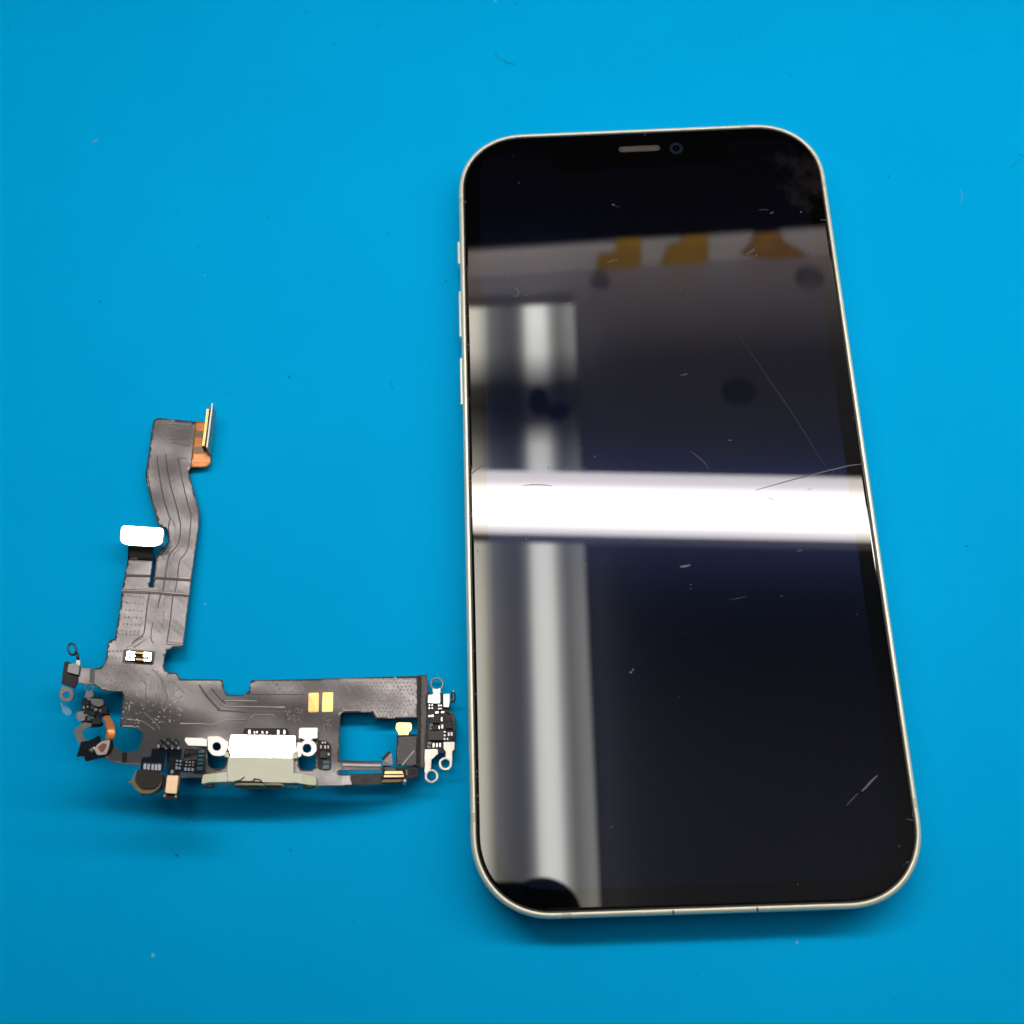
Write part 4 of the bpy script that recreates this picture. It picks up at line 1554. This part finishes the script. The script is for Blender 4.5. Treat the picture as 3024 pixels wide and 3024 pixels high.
slab("component_step", rounded(L(cH, (620, 860), (1000, 790), (985, 900), (560, 930)), 3), fs(0.2), 0.2, M['film'], cl, step=9)

# strip right of the port
cr_ = slab("component_patch", rounded(L(cG, (-60, 1140), (70, 1145), (135, 1210), (135, 1560), (-10, 1570), (-65, 1535)), 6), fs(0.05), 0.08, M['epoxy'], flex, step=9)
chips(cG, [(10, 1172, 24, 34), (50, 1172, 24, 34), (-12, 1235, 24, 60), (48, 1238, 28, 60), (92, 1235, 28, 50), (98, 1340, 30, 50)], "solder_joint", M['solder'], 0.4, 0.35, cr_, 0.8, 0.06)
chips(cG, [(25, 1345, 90, 90)], "chip", M['chipgrey'], 0.5, 0.45, cr_, 1.0)
chips(cG, [(65, 1455, 95, 50), (62, 1520, 95, 60)], "capacitor", M['teal'], 0.45, 0.4, cr_, 1.0, 0.05)

# ---- round microphone on its dark tail
tail = slab("mic_tail", rounded(L(cD, (1440, 778), (1870, 770), (1855, 930), (1700, 935), (1700, 835), (1675, 805), (1650, 840), (1600, 1105), (1275, 1100), (1300, 905), (1430, 890)), 4), fs(0.05), 0.16, M['blackgloss'], flex, step=9, smooth=True)
u0, v0 = cD(1380, 1250)
nm = np.array([0.05, 0.10, 1.0])
sfm, nnm, _ = pl(u0, v0, 0.2, nm)
ring_o = rounded(L(cD, (1215, 1085), (1590, 1120), (1570, 1320, 60), (1430, 1420, 60), (1270, 1415, 60), (1175, 1310, 60), (1150, 1255, 10)), 9, 6)
micr = slab("microphone_rim", ring_o, sfm, 1.7, M['brassring'], flex, nrm=nnm, bev=0.10)
sft, _, _ = pl(u0, v0, 0.55, nm)
slab("microphone_top", rounded(L(cD, (1235, 1070), (1570, 1105), (1570, 1240, 70), (1480, 1350, 70), (1280, 1348, 70), (1192, 1240, 70)), 9, 6), sft, 0.5, M['mictop'], micr, nrm=nnm, bev=0.15)
slab("rim_lug", rounded(L(cD, (1110, 1235), (1180, 1235), (1185, 1275), (1115, 1275)), 3), pl(u0, v0, -0.2, nm)[0], 0.6, M['brassring'], micr, nrm=nnm, bev=0.08)
slab("rim_lug", rounded(L(cD, (1260, 1400), (1430, 1405), (1400, 1438), (1290, 1435)), 3), pl(u0, v0, -0.7, nm)[0], 0.8, M['blackgloss'], micr, nrm=nnm, bev=0.08)
chips(cD, [(1340, 1030, 34, 80, 3), (1392, 1035, 30, 80, 3), (1450, 1040, 32, 80, 3), (1500, 1042, 32, 80, 3), (1548, 1042, 36, 85, 3)], "terminal", M['pinpale'], 0.35, 0.25, tail, 1.5, 0.08)
slab("terminal_bar", rounded(L(cD, (1330, 975), (1560, 985), (1570, 1005), (1320, 1000)), 2), fs(0.25), 0.2, M['chipgrey'], tail, step=10)

# ---- gold can on its tail
u0, v0 = cD(1725, 1290)
ng = spec_n(u0, v0, 0.5, 0.62)
sfg, nng, Pg = pl(u0, v0, 0.9, ng)
gb = slab("sensor_base", rounded(L(cD, (1640, 1155), (1835, 1160), (1808, 1500), (1592, 1490)), 3), pl(u0, v0, 0.1, ng)[0], 0.8, M['epoxy'], flex, nrm=nng, bev=0.05)
slab("gold_can", rounded(L(cD, (1662, 1158), (1822, 1162), (1790, 1420), (1628, 1405)), 4), sfg, 1.0, M['micgold'], flex, nrm=nng, bev=0.22, seg=3)
chips(cD, [(1620, 1445, 28, 40), (1780, 1455, 28, 40)], "solder_joint", M['solder'], 0.25, 0.3, gb, 1.2, 0.06)
slab("sensor_tail", rounded(L(cD, (1700, 835), (1860, 830), (1840, 1165), (1655, 1160)), 3), fs(0.04), 0.12, M['epoxy'], flex, step=9)

# ---- crumpled cap above the microphone tail
slab("crumpled_cap", rounded(L(cD, (1560, 640), (1700, 620), (1830, 650), (1800, 780), (1560, 770), (1530, 700)), 6), lambda u, v: at(u, v, hgt(u, v) + 0.5 + 0.25 * math.sin(u * .25) * math.cos(v * .3)), 0.5, M['filmdark'], flex, step=5, bev=0.0, smooth=True)
chips(cD, [(1535, 740, 40, 60), (1805, 665, 45, 50), (1810, 765, 50, 45), (1650, 770, 40, 35), (1730, 775, 30, 30)], "solder_joint", M['solder'], 0.5, 0.5, flex, 1.8, 0.15)
chips(cD, [(1052, 900, 70, 140, 2)], "tape_patch", M['epoxy'], 0.04, 0.05, flex, 1.0, 0.0)
chips(cD, [(1385, 740, 60, 110)], "tape_patch", M['groove'], 0.04, 0.05, flex, 1.0, 0.0)

# ================== right end
slab("edge_groove", L(cG, (1366, 222), (1417, 212), (1412, 1530), (1366, 1515)), fs(-0.32), 0.10, M['black'], flex, step=12)
slab("edge_strip", rounded(L(cG, (1412, 210, 3), (1500, 205, 12), (1515, 420), (1545, 440), (1500, 480), (1490, 640), (1500, 800), (1480, 1100), (1475, 1300), (1455, 1540), (1405, 1540)), 3), fs(0.12), 0.2, M['stripfilm'], flex, step=7, smooth=True)
slab("side_flap", rounded(L(cG, (1080, 1062), (1365, 1055), (1362, 1515), (1060, 1505), (1060, 1300)), 3), fs(0.05), 0.14, M['filmdark'], flex, step=9, smooth=True)
ribbon("flap_scratch", [cG(1145, 1495), cG(1230, 1390), cG(1320, 1285)], 0.3, 0.03, TR, flex, 0.06)
slab("gold_tab", rounded(L(cG, (1065, 905, 16), (1090, 888, 5), (1265, 890, 12), (1285, 920, 10), (1280, 990, 16), (1240, 1025, 4), (1235, 1062, 2), (1098, 1065, 2), (1090, 1025, 4), (1055, 980, 16)), 4), fs(0.12), 0.12, M['gold'], flex, bev=0.03)
slab("folded_flap", rounded(L(cG, (850, 1395), (950, 1292), (985, 1310), (870, 1435)), 2), fs(0.75), 0.2, M['epoxy'], flex, bev=0.03)
slab("folded_flap", rounded(L(cG, (870, 1435), (960, 1335), (1000, 1330), (1012, 1500), (880, 1490)), 2), fs(0.45), 0.2, M['film'], flex, bev=0.03)
slab("foam_strip", rounded(L(cG, (400, 1650), (560, 1625), (850, 1620), (850, 1765), (600, 1775), (430, 1765)), 5), fs(0.35), 0.35, M['foam'], flex, step=7)
slab("pale_strip", rounded(L(cG, (285, 1650), (350, 1655), (400, 1640), (410, 1700), (440, 1770), (290, 1775)), 3), fs(0.05), 0.05, M['dot'], flex, step=9)
mb = slab("module_base", rounded(L(cG, (870, 1500), (1060, 1520), (1170, 1540), (1180, 1745), (850, 1755), (860, 1570)), 3), fs(-0.2), 0.9, M['epoxy'], flex, bev=0.05)
slab("module_top", L(cG, (900, 1520), (1050, 1530), (1050, 1575), (895, 1570)), fs(0.1), 0.15, M['teal'], mb)
slab("gold_bar", rounded(L(cG, (905, 1580), (1150, 1580), (1165, 1618), (895, 1620)), 2), fs(0.9), 0.8, M['gold'], flex, bev=0.12)
slab("gold_bar", rounded(L(cG, (890, 1632), (1172, 1630), (1170, 1665), (885, 1668)), 2), fs(0.5), 0.6, M['micgold'], flex, bev=0.12)
slab("gold_bar", rounded(L(cG, (870, 1700), (1150, 1695), (1130, 1735), (850, 1742)), 2), fs(0.0), 0.4, M['brassring'], flex, bev=0.08)
slab("spring_contact", rounded(L(cG, (1172, 1530), (1365, 1525), (1390, 1600), (1372, 1660), (1260, 1700), (1180, 1690)), 6), fs(0.45), 0.9, M['epoxy'], flex, bev=0.12)
ribbon("contact_rim", L(cG, (1205, 1560), (1215, 1600), (1210, 1640)), 0.35, 0.12, M['dullsteel'], flex, 0.45)
ribbon("contact_rim", [(cG(1300, 1590)[0] + 7 * math.cos(a), cG(1300, 1590)[1] + 6 * math.sin(a)) for a in np.linspace(0, 2 * math.pi, 13)], 0.25, 0.12, M['chip'], flex, 0.45)


def ball(name, c, r, m, parent):
    me = bpy.data.meshes.new(name)
    bm = bmesh.new()
    bmesh.ops.create_uvsphere(bm, u_segments=18, v_segments=12, radius=r * S)
    bmesh.ops.translate(bm, verts=bm.verts, vec=Vector([float(q) * S for q in c]))
    bm.to_mesh(me)
    bm.free()
    for p in me.polygons:
        p.use_smooth = True
    return link(name, me, m, parent)


ball("solder_ball", at(*cG(1183, 1722), hgt(*cG(1183, 1722)) + 0.2), 0.36, M['solder'], flex)
tube("solder_leg", [at(*cG(1180, 1735), hgt(*cG(1180, 1735))), at(*cG(1178, 1770), hgt(*cG(1178, 1770)) - 0.5)], 0.25, M['solder'], flex, nseg=8)

# small board at the far right
sb_ = slab("antenna_board", rounded(L(cI, (400, 470), (720, 470), (720, 600), (705, 720), (785, 770), (800, 880), (795, 1280), (720, 1320), (560, 1320), (360, 1275), (370, 1100), (400, 800), (385, 640)), 4), fs(0.10), 0.35, M['epoxy'], flex, step=10)
chips(cI, [(425, 640, 24, 26), (465, 640, 24, 26), (425, 682, 24, 26), (465, 682, 24, 26), (560, 643, 26, 28), (592, 643, 20, 28), (560, 688, 26, 22), (592, 688, 22, 22), (533, 742, 56, 36), (613, 740, 54, 32),
           (425, 795, 32, 34), (468, 790, 44, 34), (600, 840, 26, 72), (565, 955, 26, 58), (610, 945, 30, 68), (643, 1020, 30, 28), (643, 1070, 32, 30), (640, 1120, 26, 34), (682, 1120, 26, 34),
           (700, 1052, 28, 64), (742, 1050, 32, 66), (485, 1210, 30, 72), (532, 1210, 28, 70), (578, 1208, 28, 72)], "solder_joint", M['solder'], 0.45, 0.35, sb_, 0.9, 0.05)
chips(cI, [(515, 1072, 215, 130)], "chip", M['chipgrey'], 0.75, 0.65, sb_, 0.8, 0.05)
chips(cI, [(500, 848, 135, 80), (700, 820, 90, 95), (708, 920, 88, 95), (500, 960, 90, 60)], "chip", M['chip'], 0.7, 0.6, sb_, 0.8, 0.05)
chips(cI, [(450, 925, 45, 46), (448, 975, 45, 36), (425, 1180, 52, 40), (418, 1232, 52, 34)], "capacitor", M['teal'], 0.5, 0.4, sb_, 1.0, 0.06)
slab("vibration_coil_cover", rounded(L(cI, (650, 725), (740, 745, 20), (800, 810, 20), (802, 1000, 30), (785, 1090, 20), (740, 1150, 8), (765, 1030), (755, 870), (740, 770)), 6), fs(0.6), 0.9, M['blackgloss'], flex, bev=0.15)
# silver pieces and rings
slab("silver_block", rounded(L(cI, (410, 492, 15), (465, 488), (480, 475), (580, 480), (580, 605), (560, 618), (400, 608, 15)), 3), pl(*cI(490, 545), 0.7, spec_n(*cI(490, 545), .5, .15))[0], 0.6, M['tab'], sb_, bev=0.08)
slab("silver_clip", rounded(L(cI, (625, 480), (715, 475), (712, 600), (700, 672), (625, 665)), 3), pl(*cI(670, 570), 0.8, spec_n(*cI(670, 570), .5, .15))[0], 0.7, M['tab'], sb_, bev=0.08)
rg = slab("ring_lug", circ(*cI(532, 335), 20.5, 20.5, n=32), fs(0.1), 0.35, M['dullsteel'], flex, holes=[circ(*cI(530, 335), 14.5, 15.0, n=30)], bev=0.1)
slab("lug_stem", rounded(L(cI, (470, 395), (530, 412), (585, 392), (580, 478), (480, 478)), 3), fs(0.16), 0.3, M['steel'], rg, bev=0.05)
tube("wire_loop", [at(*cI(767 + 26 * math.sin(a), 520 - 80 * math.cos(a)), 3.2 + 1.2 * math.cos(a)) for a in np.linspace(0, 2 * math.pi, 17)[:-1]], 0.17, M['steel'], flex, closed=True, nseg=6)
tube("wire_stem", [at(*cI(715, 560), 2.6), at(*cI(740, 575), 2.6)], 0.22, M['steel'], flex, nseg=6)


def bracket(outline, hc, ro, ri, off, parent=flex):
    r1 = slab("bracket_ring", circ(*hc, ro, n=36), fs(off), 0.5, M['steel'], parent, holes=[circ(hc[0] + 0.3, hc[1] - 0.5, ri, n=30)], bev=0.12, seg=3)
    slab("bracket_arm", outline, fs(off + 0.03), 0.4, M['steel'], r1, bev=0.07)
    return r1


hcl = cI(455, 1650)
hcr = cI(653, 1475)
bracket(rounded(L(cI, (362, 1268), (540, 1265), (550, 1330), (450, 1420), (448, 1540), (372, 1620), (356, 1600), (362, 1450), (355, 1430)), 3), hcl, 20.6, 13.3, 0.3)
bracket(rounded(L(cI, (628, 1165), (785, 1162), (782, 1270), (750, 1300), (750, 1460), (715, 1400), (655, 1385), (662, 1300), (628, 1268)), 3), hcr, 20.6, 12.0, 0.45)

# ================== left end: folded arm, lugs, flash board, strap
arm_b = slab("folded_arm", rounded(L(cC, (150, 820), (190, 500, 60), (250, 495, 40), (290, 520), (415, 560), (420, 640), (380, 790), (335, 890)), 4), fs(0.10), 0.35, M['black'], flex, step=8, bev=0.0)
slab("pale_fold", rounded(L(cC, (405, 590), (565, 600), (565, 800), (500, 825), (395, 800)), 2), fs(0.03), 0.05, M['dot'], flex, step=8)
slab("dark_fold", rounded(L(cC, (562, 602), (630, 602), (620, 822), (545, 800)), 2), fs(0.035), 0.05, M['groove'], flex, step=8)
slab("steel_cap", rounded(L(cC, (255, 530), (355, 530), (410, 560), (395, 690), (232, 648)), 3), fs(0.7), 0.5, M['dullsteel'], flex, bev=0.08)
slab("cap_stem", rounded(L(cC, (370, 460), (420, 480), (415, 590), (355, 560)), 2), fs(0.5), 0.25, M['steel'], flex, bev=0.04)
h0 = hgt(*cC(380, 430))
tube("thin_ring", [at(*cC(305 + 56 * math.cos(a) + 8 * math.sin(a), 325 + 82 * math.sin(a)), h0 + 0.6) for a in np.linspace(0, 2 * math.pi, 25)[:-1]], 0.19, M['darksteel'], flex, closed=True, nseg=7)
tube("ring_stem", [at(*cC(358, 360), h0 + .6), at(*cC(380, 420), h0 + .6), at(*cC(392, 480), h0 + .5)], [0.22, 0.3, 0.22], M['darksteel'], flex, nseg=7)
lug = slab("ring_lug", rounded(L(cC, (160, 840), (320, 895), (330, 990, 70), (270, 1070, 90), (160, 1075, 90), (105, 980, 70)), 8, 6), fs(0.25), 0.35, M['dullsteel'], flex, holes=[circ(*cC(220, 970), 9.3, n=24)], bev=0.08, step=9)
slab("adhesive_flake", rounded(L(cC, (140, 1105), (170, 1100), (290, 1190), (300, 1240), (240, 1275), (170, 1230)), 6), lambda u, v: at(u, v, hgt(u, v) - 1.5), 0.1, M['clearfilm'], flex, step=8)
ball("solder_ball", at(*cC(155, 1108), hgt(*cC(155, 1108)) - 0.3), 0.16, M['solder'], flex)
slab("ring_lug", circ(*cC(550, 872), 13.8, 12.8, n=30), fs(0.25), 0.25, M['dullsteel'], flex, holes=[circ(*cC(550, 872), 10.6, 9.6, n=26)], bev=0.06)
slab("lug_stem", rounded(L(cC, (500, 925), (550, 938), (600, 925), (610, 1020), (480, 1025)), 2), fs(0.2), 0.3, M['dullsteel'], flex, bev=0.04)
fb = slab("flash_board", rounded(L(cC, (440, 1075), (480, 1020), (600, 1000), (720, 1020), (770, 1110), (835, 1260), (720, 1285), (700, 1330), (740, 1390), (710, 1425), (560, 1445), (470, 1370), (420, 1365), (440, 1220)), 4), fs(0.35), 0.5, M['blackgloss'], flex, step=9)
slab("flash_cover", rounded(L(cC, (560, 1020), (740, 1040), (760, 1110), (690, 1150), (580, 1110)), 5), fs(0.75), 0.4, M['dullsteel'], fb, bev=0.08)
slab("flash_cover", rounded(L(cC, (365, 1225), (440, 1205), (485, 1250), (490, 1340), (410, 1355), (360, 1300)), 6), fs(0.6), 0.3, M['dullsteel'], fb, bev=0.08)
chips(cC, [(470, 1155, 36, 60), (525, 1145, 34, 40), (640, 1185, 60, 50), (710, 1200, 40, 60), (500, 1265, 44, 34), (590, 1300, 36, 30), (560, 1405, 36, 70), (465, 1215, 40, 26), (540, 1030, 60, 50)], "solder_joint", M['dullsteel'], 0.75, 0.4, fb, 1.5, 0.08)
chips(cC, [(500, 1090, 90, 50), (600, 1240, 60, 60), (650, 1350, 120, 90), (760, 1190, 80, 110)], "chip", M['black'], 0.85, 0.5, fb, 1.0, 0.06)
chips(cC, [(545, 1310, 50, 60), (590, 1155, 40, 40)], "capacitor", M['teal'], 0.85, 0.5, fb, 1.0, 0.06)
slab("amber_strap", rounded(L(cC, (735, 1285), (830, 1262), (905, 1400, 40), (925, 1500, 40), (905, 1605), (770, 1622), (795, 1500, 40), (782, 1400, 30)), 6, 6), lambda u, v: at(u, v, hgt(u, v) + 0.5 + 1.2 * math.sin(max(0, min(1, (v - 2110) / 75)) * math.pi)), 0.14, M['copperflex'], flex, step=6, smooth=True)
slab("steel_arm", rounded(L(cC, (430, 1395), (470, 1365), (560, 1385), (545, 1445), (445, 1480), (440, 1500), (515, 1650), (420, 1695), (345, 1560), (312, 1500, 30)), 5), fs(0.4), 0.3, M['dullsteel'], flex, bev=0.06, step=9)
slab("black_blade", rounded(L(cC, (365, 1858), (435, 1640), (540, 1630), (690, 1552), (712, 1640), (870, 1615), (885, 1700), (850, 1800), (720, 1870), (495, 1925), (470, 1850)), 3), fs(0.45), 0.4, M['blackgloss'], flex, step=9)
pf = slab("foil_patch", rounded(L(cC, (645, 1705), (720, 1640), (845, 1618), (830, 1720), (790, 1825), (660, 1835), (625, 1760)), 5), fs(0.56), 0.1, M['creamfoil'], flex, step=9)
slab("adhesive_patch", rounded(L(cC, (665, 1725), (740, 1662), (800, 1672), (790, 1730), (745, 1795), (705, 1790)), 4), fs(0.6), 0.05, M['brown'], pf, step=9)
ball("solder_ball", at(*cC(580, 1770), hgt(*cC(580, 1770)) + 0.55), 0.45, M['dullsteel'], flex)
ball("solder_ball", at(*cC(615, 1740), hgt(*cC(615, 1740)) + 0.6), 0.28, M['solder'], flex)

# ================================================================== lint on the mat
def crop7(x, y):
    return x * 1500 / 1932, y * 1500 / 1932


def crop5(x, y):
    return x * 1500 / 1932, 2200 + y * 1500 / 1932


def crop8(x, y):
    return 1500 + x * 1524 / 1932, y * 1524 / 1932


dark = [(*crop7(x, y), r) for x, y, r in ((32, 110, .28), (280, 364, .2), (1166, 45, .3), (1440, 98, .22), (1272, 170, .22), (972, 330, .15), (673, 800, .18), (753, 937, .22), (1022, 822, .25), (1475, 888, .28),
        (1187, 1051, .15), (381, 1147, .3), (1100, 1434, .38), (873, 1497, .2), (320, 1128, .15), (440, 130, .2), (1143, 1210, .12), (1695, 1070, .34))]
dark += [(*crop5(x, y), r) for x, y, r in ((671, 421, .28), (1106, 401, .2), (1343, 667, .16), (1150, 490, .12), (153, 513, .12), (360, 580, .1), (1210, 885, .12))]
dark += [(*crop8(x, y), r) for x, y, r in ((865, 130, .3), (1057, 280, .25), (1745, 188, .2), (1425, 660, .28), (1503, 442, .14), (1480, 482, .14), (30, 14, .3), (630, 446, .14), (1520, 690, .12))]
dark += [(2854, 1612, .3), (2060, 2880, .12), (2606, 1300, .15), (2700, 1540, .12), (2640, 2950, .14), (860, 3000, .12)]
specks("dark_lint", dark, 0.001, M['dustdark'], None, 0.5)
pale = [(*crop7(x, y), r) for x, y, r in ((780, 1047, .28), (540, 253, .12), (1568, 543, .15), (1252, 1013, .12), (768, 1149, .14), (1338, 435, .15), (118, 711, .12), (450, 1387, .14), (1385, 1470, .12), (215, 1173, .1), (1545, 1182, .12),
        (1883, 3, .4), (1390, 707, .1), (975, 685, .1))]
pale += [(*crop5(x, y), r) for x, y, r in ((583, 802, .45), (579, 796, .3), (730, 295, .25), (1610, 460, .12))]
pale += [(*crop8(x, y), r) for x, y, r in ((1847, 163, .2), (1150, 152, .12), (1497, 342, .12), (650, 382, .1), (1270, 178, .1))]
pale += [(2354, 2786, .3), (2355, 2780, .25), (2745, 2607, .15), (606, 1784, .3), (2100, 2850, .1)]
specks("pale_lint", pale, 0.001, M['dustlight'], None, 0.5)
for i, (pts, lb, m_, r_) in enumerate((
        ([(1462, 157), (1470, 170), (1482, 178), (1498, 186), (1508, 186), (1520, 192)], "thin dark curled hair on the mat near the far edge", M['dustdark'], 0.045),
        ([(2836, 560), (2842, 575), (2841, 588), (2836, 600)], "short pale fibre on the mat right of the phone's far corner", M['dustlight'], 0.05),
        ([(2986, 500), (3000, 480), (3015, 470)], "faint dark hair on the mat at the far right edge", M['dustdark'], 0.03),
        ([(3008, 455), (3024, 462)][:2], "tiny dark fibre at the very right of the mat", M['dustdark'], 0.03),
        ([(272, 425), (280, 418), (287, 412), (278, 421)][:3], "small pale fibre flake on the far left of the mat", M['dustlight'], 0.12),
        ([(1153, 1118), (1156, 1135), (1160, 1150)], "faint dark hair on the mat left of the volume buttons", M['dustdark'], 0.03))):
    o = tube("fibre", [at(u, v, 0.05) for u, v in pts], r_, m_, None, nseg=5, label=lb)
    o["category"] = "fibre"

# ------------------------------------------------------------------ render settings
scene.render.engine = 'CYCLES'
scene.cycles.use_denoising = True
scene.cycles.max_bounces = 8
scene.render.resolution_x = 1024
scene.render.resolution_y = 1024
